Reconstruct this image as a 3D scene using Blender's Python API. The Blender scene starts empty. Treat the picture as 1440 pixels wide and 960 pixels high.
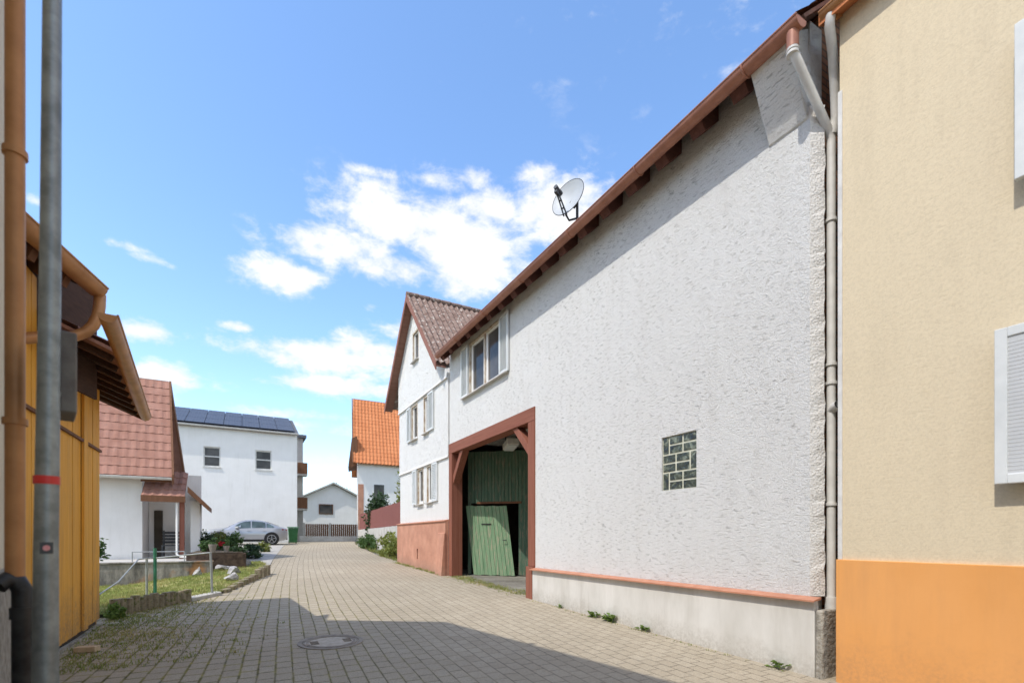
import bpy, bmesh, math, random
from mathutils import Vector, Matrix
R = math.radians
random.seed(7)
scn = bpy.context.scene
COL = scn.collection

# ------------------------------------------------------------------ frame
# +Y runs up the street, +X is to the right; ground rises gently along Y
SS, CC = 0.48241, 0.87595            # sine / cosine of the camera's yaw
def zg(y):
    return 0.093 + 0.0324 * max(-14.0, min(y, 39.0))
def cam2w(xc, zc, z=0.0):            # camera-frame offset (right, forward) to world
    return Vector((xc * CC + zc * SS, -xc * SS + zc * CC, z))

# ------------------------------------------------------------------ materials
class NT:
    def __init__(s, mat):
        s.m = mat; s.t = mat.node_tree; s.n = s.t.nodes; s.l = s.t.links
    def add(s, typ, **kw):
        n = s.n.new(typ)
        for k, v in kw.items():
            if hasattr(n, k): setattr(n, k, v)
        return n
    def link(s, a, b): s.l.new(a, b)
    def setv(s, sock, v):
        if isinstance(v, bpy.types.NodeSocket): s.l.new(v, sock)
        else: sock.default_value = v
    def math(s, op, a, b=0.0, c=None):
        n = s.n.new('ShaderNodeMath'); n.operation = op
        s.setv(n.inputs[0], a); s.setv(n.inputs[1], b)
        if c is not None: s.setv(n.inputs[2], c)
        return n.outputs[0]
    def coords(s, scale=(1, 1, 1), rot=(0, 0, 0)):
        tc = s.n.new('ShaderNodeTexCoord'); mp = s.n.new('ShaderNodeMapping')
        mp.inputs['Scale'].default_value = scale; mp.inputs['Rotation'].default_value = rot
        s.l.new(tc.outputs['Object'], mp.inputs['Vector'])
        return mp.outputs[0]
    def noise(s, vec, scale, detail=4, rough=0.55, dist=0.0):
        n = s.n.new('ShaderNodeTexNoise')
        n.inputs['Scale'].default_value = scale; n.inputs['Detail'].default_value = detail
        n.inputs['Roughness'].default_value = rough; n.inputs['Distortion'].default_value = dist
        s.l.new(vec, n.inputs['Vector'])
        return n.outputs['Fac']
    def ramp(s, fac, stops):
        n = s.n.new('ShaderNodeValToRGB'); cr = n.color_ramp
        while len(cr.elements) < len(stops): cr.elements.new(0.5)
        for e, (p, c) in zip(cr.elements, stops):
            e.position = p
            e.color = (c, c, c, 1) if isinstance(c, (int, float)) else (*c, 1)
        s.l.new(fac, n.inputs['Fac'])
        return n.outputs['Color']
    def mix(s, fac, a, b, mode='MIX'):
        n = s.n.new('ShaderNodeMix'); n.data_type = 'RGBA'; n.blend_type = mode
        s.setv(n.inputs[0], fac)
        for sock, v in ((n.inputs[6], a), (n.inputs[7], b)):
            if isinstance(v, tuple): sock.default_value = (*v, 1)
            else: s.l.new(v, sock)
        return n.outputs[2]
    def bump(s, h, strength=0.3, dist=0.01):
        n = s.n.new('ShaderNodeBump')
        n.inputs['Strength'].default_value = strength; n.inputs['Distance'].default_value = dist
        s.l.new(h, n.inputs['Height'])
        return n.outputs[0]

def new_mat(name, rough=0.8, metal=0.0, spec=0.4):
    m = bpy.data.materials.new(name); m.use_nodes = True
    nt = NT(m)
    b = nt.n['Principled BSDF']
    b.inputs['Roughness'].default_value = rough
    b.inputs['Metallic'].default_value = metal
    b.inputs['Specular IOR Level'].default_value = spec
    return m, nt, b

def mat_noise(name, c1, c2, scale=3.0, rough=0.8, metal=0.0, bump=0.15, bscale=40, bdist=0.005,
              stretch=(1, 1, 1), detail=5, lo=0.35, hi=0.65, spec=0.4):
    m, nt, b = new_mat(name, rough, metal, spec)
    v = nt.coords(stretch)
    col = nt.ramp(nt.noise(v, scale, detail, 0.6), [(lo, c1), (hi, c2)])
    nt.link(col, b.inputs['Base Color'])
    if bump:
        nt.link(nt.bump(nt.noise(v, bscale, 4), bump, bdist), b.inputs['Normal'])
    return m

M = {}
def render_mat(name, base, stain, strength=0.8, dist=0.02, tan_top=None, grain=1.0, pit=1.3):
    """scratched rough render: short horizontal grooves in a coarse plaster"""
    m, nt, b = new_mat(name, 0.92, 0, 0.15)
    v0 = nt.coords()
    big = nt.noise(v0, 0.45, 4, 0.6)
    col = nt.mix(nt.ramp(big, [(0.42, 0.0), (0.75, 0.5)]), base, stain)
    fine = nt.noise(v0, 85.0 * grain, 4, 0.75)
    col = nt.mix(nt.math('MULTIPLY', nt.ramp(fine, [(0.40, 1.0), (0.54, 0.0)]), 0.34), col, tuple(x * 0.72 for x in base), 'MIX')
    pits = nt.noise(nt.coords((18, 8.5 * grain, 78.0 * grain), (R(4), 0, 0)), 1.0, 2, 0.6, 0.15)
    p = nt.ramp(pits, [(0.30, 0.0), (0.40, 1.0)])
    where = nt.ramp(nt.noise(v0, 1.1, 3, 0.6), [(0.35, 0.35), (0.62, 1.0)])
    p = nt.mix(where, (1, 1, 1), p)
    h = nt.math('ADD', nt.math('MULTIPLY', p, pit), nt.math('MULTIPLY', fine, 0.9))
    h = nt.math('ADD', h, nt.math('MULTIPLY', nt.noise(v0, 42.0 * grain, 3, 0.6), 0.8))
    col = nt.mix(nt.math('MULTIPLY', nt.math('SUBTRACT', 1.0, p), 0.36 * min(1, pit)), col, tuple(x * 0.45 for x in base))
    if tan_top:                                  # tan band close to the eaves, with a ragged lower edge
        z0, z1, gc = tan_top
        sep = nt.add('ShaderNodeSeparateXYZ')
        tc = nt.add('ShaderNodeTexCoord'); nt.link(tc.outputs['Object'], sep.inputs[0])
        zz = nt.math('ADD', sep.outputs[2], nt.math('MULTIPLY', nt.math('SUBTRACT', big, 0.5), 0.9))
        mr = nt.add('ShaderNodeMapRange'); nt.link(zz, mr.inputs[0])
        mr.inputs[1].default_value = z0; mr.inputs[2].default_value = z1
        f = nt.math('MULTIPLY', mr.outputs[0], nt.ramp(nt.noise(nt.coords((2, 2, 0.4)), 2.0, 4), [(0.3, 0.35), (0.7, 1.0)]))
        col = nt.mix(f, col, gc)
    nt.link(col, b.inputs['Base Color'])
    nt.link(nt.bump(h, strength, dist), b.inputs['Normal'])
    return m

M['render'] = render_mat('white_render', (0.815, 0.812, 0.785), (0.745, 0.735, 0.70), 1.0, 0.022, (6.15, 7.4, (0.56, 0.47, 0.36)))
M['render_house'] = render_mat('white_render_house', (0.80, 0.795, 0.77), (0.74, 0.73, 0.695), 0.9, 0.02)
M['beige'] = render_mat('beige_render', (0.685, 0.585, 0.415), (0.63, 0.535, 0.37), 0.22, 0.012, None, 0.6, 0.25)
M['smooth_white'] = mat_noise('smooth_white_plaster', (0.78, 0.765, 0.735), (0.83, 0.815, 0.79), 1.2, 0.9, bump=0.15)
M['cream'] = mat_noise('cream_plaster', (0.60, 0.53, 0.40), (0.68, 0.61, 0.47), 2.0, 0.9, bump=0.3)
M['pebble'] = mat_noise('pebble_dash', (0.40, 0.38, 0.35), (0.72, 0.70, 0.66), 34, 0.95, bump=0.9, bscale=45, bdist=0.02, lo=0.28, hi=0.44)
M['cement'] = mat_noise('cement_plinth', (0.55, 0.53, 0.48), (0.70, 0.68, 0.635), 1.7, 0.92, bump=0.25, bscale=35, stretch=(1, 1, 0.35), detail=8)
M['terracotta'] = mat_noise('terracotta_render', (0.42, 0.20, 0.13), (0.56, 0.285, 0.19), 2.2, 0.9, bump=0.3, bscale=60, detail=8)
M['orange_plinth'] = mat_noise('orange_plinth_paint', (0.72, 0.325, 0.09), (0.76, 0.36, 0.115), 0.8, 0.75, bump=0.12, bscale=50)
M['rough_stone'] = mat_noise('rough_stone', (0.20, 0.18, 0.15), (0.42, 0.39, 0.33), 14, 0.95, bump=0.9, bscale=22, bdist=0.03)
M['concrete'] = mat_noise('concrete', (0.42, 0.40, 0.36), (0.56, 0.54, 0.50), 3, 0.92, bump=0.3, bscale=50, detail=8)
M['pale_concrete'] = mat_noise('pale_concrete', (0.44, 0.42, 0.385), (0.55, 0.53, 0.49), 1.5, 0.92, bump=0.2, bscale=60)
M['drive_concrete'] = mat_noise('driveway_concrete', (0.33, 0.31, 0.275), (0.43, 0.405, 0.36), 1.1, 0.93, bump=0.25, bscale=60, detail=8)
M['rock'] = mat_noise('garden_rock', (0.20, 0.19, 0.18), (0.52, 0.50, 0.48), 7, 0.9, bump=1.0, bscale=11, bdist=0.05)
M['steel'] = mat_noise('galvanised_steel', (0.20, 0.22, 0.22), (0.33, 0.36, 0.36), 9, 0.5, 0.75, bump=0.05)
M['zinc'] = mat_noise('weathered_zinc_pipe', (0.56, 0.55, 0.52), (0.70, 0.69, 0.65), 6, 0.55, 0.0, bump=0.03)
M['white_pvc'] = mat_noise('white_window_paint', (0.78, 0.775, 0.75), (0.82, 0.815, 0.79), 5, 0.45, bump=0.03)
M['shutter'] = mat_noise('pale_shutter_paint', (0.60, 0.625, 0.62), (0.69, 0.71, 0.70), 4, 0.6, bump=0.08)
M['old_trim'] = mat_noise('peeling_wood_trim', (0.36, 0.26, 0.17), (0.62, 0.57, 0.48), 10, 0.8, bump=0.2, stretch=(1, 1, 0.5))
M['dark_iron'] = mat_noise('dark_iron', (0.02, 0.02, 0.02), (0.05, 0.05, 0.05), 9, 0.45, 0.3, bump=0.05)
M['red_paint'] = mat_noise('red_band', (0.55, 0.03, 0.03), (0.60, 0.04, 0.03), 5, 0.4, bump=0)
M['green_plastic'] = mat_noise('green_plastic', (0.02, 0.10, 0.03), (0.03, 0.14, 0.045), 5, 0.5, bump=0)
M['green_paint'] = mat_noise('green_post_paint', (0.03, 0.16, 0.09), (0.05, 0.22, 0.13), 6, 0.5, bump=0)
M['bin_grey'] = mat_noise('grey_plastic', (0.05, 0.05, 0.055), (0.08, 0.08, 0.085), 5, 0.5, bump=0)
M['black'] = mat_noise('black_rubber', (0.012, 0.012, 0.012), (0.02, 0.02, 0.02), 9, 0.8, bump=0)
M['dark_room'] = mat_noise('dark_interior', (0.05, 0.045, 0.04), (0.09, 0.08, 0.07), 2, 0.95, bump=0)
M['soil'] = mat_noise('soil', (0.06, 0.045, 0.03), (0.14, 0.11, 0.07), 9, 0.98, bump=0.5, bscale=30, bdist=0.02)
M['peat_wall'] = mat_noise('dark_wooden_edging', (0.06, 0.04, 0.03), (0.16, 0.11, 0.08), 7, 0.95, bump=0.5, bscale=25)
M['chrome'] = mat_noise('alloy', (0.5, 0.5, 0.52), (0.6, 0.6, 0.62), 5, 0.3, 0.9, bump=0)
M['lamp_red'] = mat_noise('tail_lamp', (0.22, 0.01, 0.01), (0.3, 0.02, 0.02), 5, 0.15, bump=0)
M['lamp_clear'] = mat_noise('head_lamp', (0.5, 0.52, 0.55), (0.7, 0.72, 0.75), 9, 0.1, 0.3, bump=0)
M['terra_pot'] = mat_noise('stone_pot', (0.22, 0.19, 0.16), (0.32, 0.28, 0.24), 7, 0.9, bump=0.3)
M['dish'] = mat_noise('grey_dish_paint', (0.40, 0.42, 0.43), (0.46, 0.48, 0.49), 2, 0.5, bump=0)
M['dish_dark'] = mat_noise('dark_grey_plastic', (0.05, 0.055, 0.06), (0.09, 0.095, 0.10), 7, 0.6, bump=0)
M['offcut'] = mat_noise('sandstone_block', (0.42, 0.32, 0.20), (0.55, 0.43, 0.29), 9, 0.95, bump=0.4)

def wood_mat(name, c1, c2, c3, axis='z', rough=0.8, plank=None, bump=0.35, wear=0.62):
    """painted or bare timber: grain stretched along one axis, worn flecks of c3"""
    m, nt, b = new_mat(name, rough, 0, 0.25)
    st = {'z': (14, 14, 0.7), 'y': (14, 0.7, 14), 'x': (0.7, 14, 14)}[axis]
    v = nt.coords(st)
    g = nt.noise(v, 1.6, 6, 0.65)
    col = nt.ramp(g, [(0.3, c1), (0.7, c2)])
    st2 = {'z': (30, 30, 3.0), 'y': (30, 3, 30), 'x': (3, 30, 30)}[axis]
    w = nt.noise(nt.coords(st2), 1.0, 5, 0.7)
    col = nt.mix(nt.ramp(w, [(wear, 0.0), (wear + 0.08, 0.85)]), col, c3)
    nt.link(col, b.inputs['Base Color'])
    nt.link(nt.bump(g, bump, 0.006), b.inputs['Normal'])
    return m
M['timber'] = wood_mat('oxblood_timber', (0.205, 0.072, 0.043), (0.29, 0.115, 0.075), (0.16, 0.075, 0.05), 'z', 0.75)
M['timber_y'] = wood_mat('oxblood_beam', (0.205, 0.072, 0.043), (0.29, 0.115, 0.075), (0.16, 0.075, 0.05), 'y', 0.75)
M['rafter'] = wood_mat('brown_rafter', (0.20, 0.10, 0.075), (0.30, 0.165, 0.125), (0.15, 0.08, 0.06), 'x')
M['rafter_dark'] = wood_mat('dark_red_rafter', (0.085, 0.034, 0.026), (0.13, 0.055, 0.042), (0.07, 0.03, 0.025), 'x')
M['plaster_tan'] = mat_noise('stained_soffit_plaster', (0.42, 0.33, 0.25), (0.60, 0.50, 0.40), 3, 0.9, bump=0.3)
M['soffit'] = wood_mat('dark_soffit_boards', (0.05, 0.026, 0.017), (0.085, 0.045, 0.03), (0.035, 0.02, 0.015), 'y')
M['green_dark'] = wood_mat('worn_green_boards', (0.055, 0.11, 0.075), (0.12, 0.19, 0.13), (0.22, 0.20, 0.15), 'z', 0.85, wear=0.53)
M['green_light'] = wood_mat('worn_light_green_boards', (0.135, 0.25, 0.14), (0.25, 0.37, 0.23), (0.38, 0.34, 0.25), 'z', 0.88, wear=0.53)  # lighter green than the gate leaf, with worn flecks
M['yellow_wood'] = wood_mat('ochre_boards', (0.72, 0.335, 0.042), (0.85, 0.44, 0.07), (0.33, 0.15, 0.03), 'z', 0.7, wear=0.66)
M['brown_wood'] = wood_mat('brown_boards', (0.13, 0.06, 0.03), (0.21, 0.10, 0.055), (0.10, 0.05, 0.03), 'z', 0.75)
M['red_post'] = wood_mat('reddish_post', (0.22, 0.08, 0.055), (0.30, 0.12, 0.08), (0.2, 0.1, 0.08), 'z', 0.75)
M['fence_red'] = wood_mat('dull_red_boards', (0.20, 0.075, 0.065), (0.28, 0.11, 0.09), (0.2, 0.1, 0.08), 'z', 0.85)
M['verge'] = wood_mat('brown_verge_board', (0.235, 0.105, 0.075), (0.30, 0.14, 0.10), (0.2, 0.1, 0.08), 'y', 0.75)
M['gutter'] = mat_noise('brown_painted_gutter', (0.30, 0.125, 0.078), (0.40, 0.18, 0.115), 5, 0.5, 0.1, bump=0.05, detail=8)
M['ledge'] = mat_noise('terracotta_flashing', (0.42, 0.18, 0.105), (0.52, 0.24, 0.145), 6, 0.55, 0.0, bump=0.08, detail=8)
M['copper'] = mat_noise('brown_copper', (0.40, 0.19, 0.075), (0.52, 0.265, 0.11), 4, 0.45, 0.25, bump=0.05, detail=8)

def tile_mat(name, c1, c2, moss, mossfac, scale=6):
    m, nt, b = new_mat(name, 0.9, 0, 0.2)
    v = nt.coords()
    col = nt.ramp(nt.noise(v, scale, 6, 0.65), [(0.32, c1), (0.68, c2)])
    sp = nt.noise(v, 9.0, 6, 0.7)
    col = nt.mix(nt.ramp(sp, [(mossfac, 0.0), (mossfac + 0.06, 0.9)]), col, moss)
    nt.link(col, b.inputs['Base Color'])
    nt.link(nt.bump(nt.noise(v, 45, 4), 0.4, 0.01), b.inputs['Normal'])
    return m
M['tile_brown'] = tile_mat('weathered_brown_tiles', (0.15, 0.095, 0.075), (0.29, 0.21, 0.175), (0.60, 0.56, 0.50), 0.57)
M['tile_dark'] = tile_mat('dark_brown_tiles', (0.09, 0.05, 0.04), (0.16, 0.095, 0.07), (0.20, 0.19, 0.13), 0.66)
M['tile_rose'] = tile_mat('faded_red_tiles', (0.29, 0.145, 0.105), (0.39, 0.21, 0.16), (0.27, 0.165, 0.13), 0.58, 2.0)
M['tile_orange'] = tile_mat('orange_tiles', (0.47, 0.17, 0.07), (0.56, 0.22, 0.095), (0.36, 0.15, 0.07), 0.64, 1.2)
M['tile_grey'] = tile_mat('grey_tiles', (0.09, 0.095, 0.11), (0.14, 0.145, 0.16), (0.2, 0.2, 0.2), 0.66)

def glass_mat(name, col=(0.035, 0.042, 0.05)):
    m, nt, b = new_mat(name, 0.08, 0, 0.2)
    v = nt.coords()
    c = nt.ramp(nt.noise(v, 1.3, 2), [(0.35, col), (0.65, tuple(min(1, x * 2.2) for x in col))])
    nt.link(c, b.inputs['Base Color'])
    nt.link(nt.bump(nt.noise(v, 1.5, 1), 0.04, 0.02), b.inputs['Normal'])
    return m
M['glass'] = glass_mat('window_glass', (0.05, 0.046, 0.042))
M['car_glass'] = glass_mat('car_glass', (0.05, 0.07, 0.075))

def glassblock_mat():
    m, nt, b = new_mat('green_glass_block', 0.08, 0, 0.7)
    v = nt.coords()
    n1 = nt.noise(v, 7.5, 3, 0.6, 1.0)
    c = nt.ramp(n1, [(0.36, (0.012, 0.018, 0.016)), (0.52, (0.05, 0.06, 0.035)), (0.68, (0.24, 0.27, 0.20))])
    nt.link(c, b.inputs['Base Color'])
    nt.link(nt.bump(nt.noise(v, 26, 3, 0.6, 0.6), 0.55, 0.02), b.inputs['Normal'])
    return m
M['glass_block'] = glassblock_mat()
M['mortar'] = mat_noise('pale_mortar', (0.56, 0.56, 0.44), (0.68, 0.68, 0.56), 9, 0.9, bump=0.2)

def brick_mat():
    m, nt, b = new_mat('old_red_brick', 0.95, 0, 0.15)
    tc = nt.add('ShaderNodeTexCoord'); sep = nt.add('ShaderNodeSeparateXYZ'); cmb = nt.add('ShaderNodeCombineXYZ')
    nt.link(tc.outputs['Object'], sep.inputs[0])
    nt.link(sep.outputs[0], cmb.inputs[0]); nt.link(sep.outputs[2], cmb.inputs[1])
    br = nt.add('ShaderNodeTexBrick')
    nt.link(cmb.outputs[0], br.inputs['Vector'])
    br.inputs['Scale'].default_value = 1.0
    br.inputs['Brick Width'].default_value = 0.25; br.inputs['Row Height'].default_value = 0.077
    br.inputs['Mortar Size'].default_value = 0.008
    br.inputs['Color1'].default_value = (0.25, 0.12, 0.075, 1); br.inputs['Color2'].default_value = (0.36, 0.19, 0.11, 1)
    br.inputs['Mortar'].default_value = (0.10, 0.085, 0.065, 1)
    nt.link(br.outputs['Color'], b.inputs['Base Color'])
    h = nt.math('SUBTRACT', nt.math('MULTIPLY', nt.noise(nt.coords(), 30, 4), 0.6), br.outputs['Fac'])
    nt.link(nt.bump(h, 0.9, 0.02), b.inputs['Normal'])
    return m
M['brick'] = brick_mat()

def paving_mat():
    m, nt, b = new_mat('block_paving', 0.9, 0, 0.25)
    tc = nt.add('ShaderNodeTexCoord')
    sep0 = nt.add('ShaderNodeSeparateXYZ'); nt.link(tc.outputs['Object'], sep0.inputs[0])
    # courses bend gently to the right further up the street; long joints run up the street
    x, y = sep0.outputs[0], sep0.outputs[1]
    wob = nt.math('SUBTRACT', nt.noise(tc.outputs['Object'], 0.6, 2), 0.5)
    bend = nt.math('MULTIPLY', nt.math('MULTIPLY', y, y), 0.0016)
    xs = nt.math('ADD', nt.math('SUBTRACT', nt.math('SUBTRACT', x, nt.math('MULTIPLY', y, 0.045)), bend),
                 nt.math('MULTIPLY', wob, 0.05))
    ys = nt.math('ADD', y, nt.math('MULTIPLY', nt.math('SUBTRACT', nt.noise(tc.outputs['Object'], 2.3, 2), 0.5), 0.05))
    cmb = nt.add('ShaderNodeCombineXYZ')
    nt.link(ys, cmb.inputs[0]); nt.link(xs, cmb.inputs[1])
    br = nt.add('ShaderNodeTexBrick'); nt.link(cmb.outputs[0], br.inputs['Vector'])
    br.offset = 0.5; br.inputs['Scale'].default_value = 1.0
    br.inputs['Brick Width'].default_value = 0.225; br.inputs['Row Height'].default_value = 0.165
    br.inputs['Mortar Size'].default_value = 0.0052; br.inputs['Mortar Smooth'].default_value = 0.35
    br.inputs['Bias'].default_value = 0.0
    br.inputs['Color1'].default_value = (0.41, 0.35, 0.255, 1); br.inputs['Color2'].default_value = (0.475, 0.41, 0.305, 1)
    br.inputs['Mortar'].default_value = (0.12, 0.10, 0.075, 1)
    v = nt.coords()
    big = nt.noise(v, 0.35, 5, 0.6)
    col = nt.mix(nt.ramp(big, [(0.35, 0.55), (0.65, 0.0)]), br.outputs['Color'], (0.32, 0.27, 0.195))
    fine = nt.noise(v, 70, 4, 0.7)
    col = nt.mix(nt.ramp(fine, [(0.38, 0.62), (0.53, 0.0)]), col, (0.20, 0.175, 0.135))
    med = nt.noise(v, 7, 6, 0.75)
    col = nt.mix(nt.ramp(med, [(0.54, 0.0), (0.72, 0.45)]), col, (0.27, 0.22, 0.15))
    # soil-filled joints darker where the mortar factor is high
    jm = br.outputs['Fac']
    jcol = nt.mix(nt.ramp(nt.noise(v, 3.0, 3), [(0.42, 0.0), (0.7, 1.0)]), (0.085, 0.072, 0.052), (0.23, 0.195, 0.14))
    col = nt.mix(jm, col, jcol)
    # moss and tiny weeds spreading out of the joints near the left edge
    mr = nt.add('ShaderNodeMapRange'); nt.link(nt.math('ADD', x, nt.math('MULTIPLY', nt.math('ABSOLUTE', nt.math('SUBTRACT', y, 8.8)), 0.22)), mr.inputs[0])
    mr.inputs[1].default_value = 3.4; mr.inputs[2].default_value = 0.2
    wideb = nt.add('ShaderNodeTexBrick'); nt.link(cmb.outputs[0], wideb.inputs['Vector'])
    wideb.offset = 0.5; wideb.inputs['Scale'].default_value = 1.0
    wideb.inputs['Brick Width'].default_value = 0.225; wideb.inputs['Row Height'].default_value = 0.165
    wideb.inputs['Mortar Size'].default_value = 0.018; wideb.inputs['Mortar Smooth'].default_value = 0.6
    mm = nt.math('MULTIPLY', wideb.outputs['Fac'], nt.ramp(nt.noise(v, 5.0, 6, 0.75), [(0.38, 0.0), (0.55, 1.0)]))
    mm = nt.math('MULTIPLY', mm, mr.outputs[0])
    mosscol = nt.ramp(nt.noise(v, 6, 4, 0.7), [(0.35, (0.07, 0.065, 0.022)), (0.65, (0.30, 0.26, 0.07))])
    col = nt.mix(mm, col, mosscol)
    nt.link(col, b.inputs['Base Color'])
    h = nt.math('ADD', nt.math('MULTIPLY', nt.math('SUBTRACT', 1.0, jm), 1.0), nt.math('MULTIPLY', fine, 0.22))
    h = nt.math('ADD', h, nt.math('MULTIPLY', med, 0.5))
    nt.link(nt.bump(h, 0.55, 0.008), b.inputs['Normal'])
    return m
M['paving'] = paving_mat()

def ground_mat(name, stops, s1=0.8, s2=12):
    m, nt, b = new_mat(name, 0.97, 0, 0.1)
    v = nt.coords()
    f = nt.math('ADD', nt.math('MULTIPLY', nt.noise(v, s1, 4, 0.6), 0.6), nt.math('MULTIPLY', nt.noise(v, s2, 5, 0.7), 0.4))
    nt.link(nt.ramp(f, stops), b.inputs['Base Color'])
    nt.link(nt.bump(nt.noise(v, 25, 5), 0.7, 0.03), b.inputs['Normal'])
    return m
M['lawn'] = ground_mat('dry_lawn', [(0.38, (0.11, 0.16, 0.03)), (0.5, (0.25, 0.27, 0.075)), (0.62, (0.44, 0.36, 0.19))], 0.9, 9)
M['terrain'] = ground_mat('terrain', [(0.38, (0.05, 0.06, 0.025)), (0.52, (0.11, 0.11, 0.05)), (0.64, (0.17, 0.15, 0.09))])
M['gate_floor'] = ground_mat('gateway_floor', [(0.38, (0.15, 0.14, 0.12)), (0.52, (0.25, 0.235, 0.20)), (0.66, (0.33, 0.31, 0.26))], 0.8, 14)

def wall_stain_mat():
    m, nt, b = new_mat('stained_concrete_wall', 0.95, 0, 0.15)
    v = nt.coords()
    col = nt.ramp(nt.noise(nt.coords((1, 1, 0.25)), 5, 7, 0.7), [(0.35, (0.10, 0.095, 0.085)), (0.62, (0.36, 0.33, 0.29))])
    col = nt.mix(nt.ramp(nt.noise(v, 1.4, 4), [(0.56, 0.0), (0.68, 0.8)]), col, (0.42, 0.20, 0.075))
    nt.link(col, b.inputs['Base Color'])
    nt.link(nt.bump(nt.noise(v, 24, 5), 0.6, 0.02), b.inputs['Normal'])
    return m
M['stained'] = wall_stain_mat()
M['palisade'] = tile_mat('mossy_palisade', (0.17, 0.14, 0.09), (0.34, 0.29, 0.20), (0.12, 0.13, 0.04), 0.53, 8)

def leaf_mat(name, c1, c2, c3, scale=4.0):
    m, nt, b = new_mat(name, 0.6, 0, 0.35)
    v = nt.coords()
    f = nt.math('ADD', nt.math('MULTIPLY', nt.noise(v, scale, 3), 0.55), nt.math('MULTIPLY', nt.noise(v, scale * 9, 2), 0.45))
    nt.link(nt.ramp(f, [(0.36, c1), (0.5, c2), (0.64, c3)]), b.inputs['Base Color'])
    b.inputs['Subsurface Weight'].default_value = 0.0
    tr = nt.add('ShaderNodeBsdfTranslucent'); tr.inputs['Color'].default_value = (*[x * 1.3 for x in c3], 1)
    mx = nt.add('ShaderNodeMixShader'); mx.inputs[0].default_value = 0.25
    nt.link(b.outputs[0], mx.inputs[1]); nt.link(tr.outputs[0], mx.inputs[2])
    nt.link(mx.outputs[0], nt.n['Material Output'].inputs['Surface'])
    return m
M['leaf'] = leaf_mat('green_leaves', (0.025, 0.055, 0.015), (0.05, 0.10, 0.025), (0.10, 0.17, 0.045))
M['leaf_yellow'] = leaf_mat('yellowgreen_leaves', (0.07, 0.10, 0.02), (0.15, 0.19, 0.04), (0.28, 0.28, 0.07))
M['leaf_dark'] = leaf_mat('dark_leaves', (0.012, 0.03, 0.012), (0.03, 0.06, 0.022), (0.06, 0.105, 0.035))
M['leaf_weed'] = leaf_mat('weed_leaves', (0.06, 0.11, 0.02), (0.12, 0.20, 0.04), (0.24, 0.32, 0.08), 9)
M['blade'] = leaf_mat('grass_blades', (0.08, 0.145, 0.02), (0.19, 0.25, 0.05), (0.42, 0.36, 0.15), 1.2)
M['petal'] = leaf_mat('red_petals', (0.30, 0.01, 0.02), (0.42, 0.02, 0.03), (0.5, 0.04, 0.05))
M['bark'] = mat_noise('bark', (0.07, 0.05, 0.035), (0.14, 0.10, 0.07), 9, 0.95, bump=0.6, bscale=20)

def car_paint():
    m, nt, b = new_mat('silver_car_paint', 0.28, 0.55, 0.5)
    b.inputs['Coat Weight'].default_value = 0.6; b.inputs['Coat Roughness'].default_value = 0.06
    v = nt.coords()
    nt.link(nt.ramp(nt.noise(v, 400, 1), [(0.3, (0.36, 0.37, 0.39)), (0.7, (0.43, 0.44, 0.46))]), b.inputs['Base Color'])
    return m
M['car'] = car_paint()

def pv_mat():
    m, nt, b = new_mat('solar_cells', 0.45, 0, 0.25)
    v = nt.coords()
    br = nt.add('ShaderNodeTexBrick'); br.offset = 0.0
    nt.link(v, br.inputs['Vector']); br.inputs['Scale'].default_value = 1.0
    br.inputs['Brick Width'].default_value = 0.165; br.inputs['Row Height'].default_value = 0.165
    br.inputs['Mortar Size'].default_value = 0.006
    br.inputs['Color1'].default_value = (0.055, 0.062, 0.085, 1); br.inputs['Color2'].default_value = (0.07, 0.078, 0.10, 1)
    br.inputs['Mortar'].default_value = (0.12, 0.125, 0.14, 1)
    nt.link(br.outputs['Color'], b.inputs['Base Color'])
    return m
M['pv'] = pv_mat()

def manhole_mat():
    m, nt, b = new_mat('rusty_cast_iron', 0.65, 0.3, 0.4)
    v = nt.coords()
    nt.link(nt.ramp(nt.noise(v, 8, 6, 0.7), [(0.35, (0.19, 0.155, 0.115)), (0.65, (0.33, 0.275, 0.205))]), b.inputs['Base Color'])
    nt.link(nt.bump(nt.noise(v, 60, 3), 0.4, 0.005), b.inputs['Normal'])
    return m
M['iron'] = manhole_mat()
M['iron_concrete'] = mat_noise('manhole_concrete_infill', (0.37, 0.325, 0.255), (0.50, 0.44, 0.35), 12, 0.95, bump=0.3)

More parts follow.
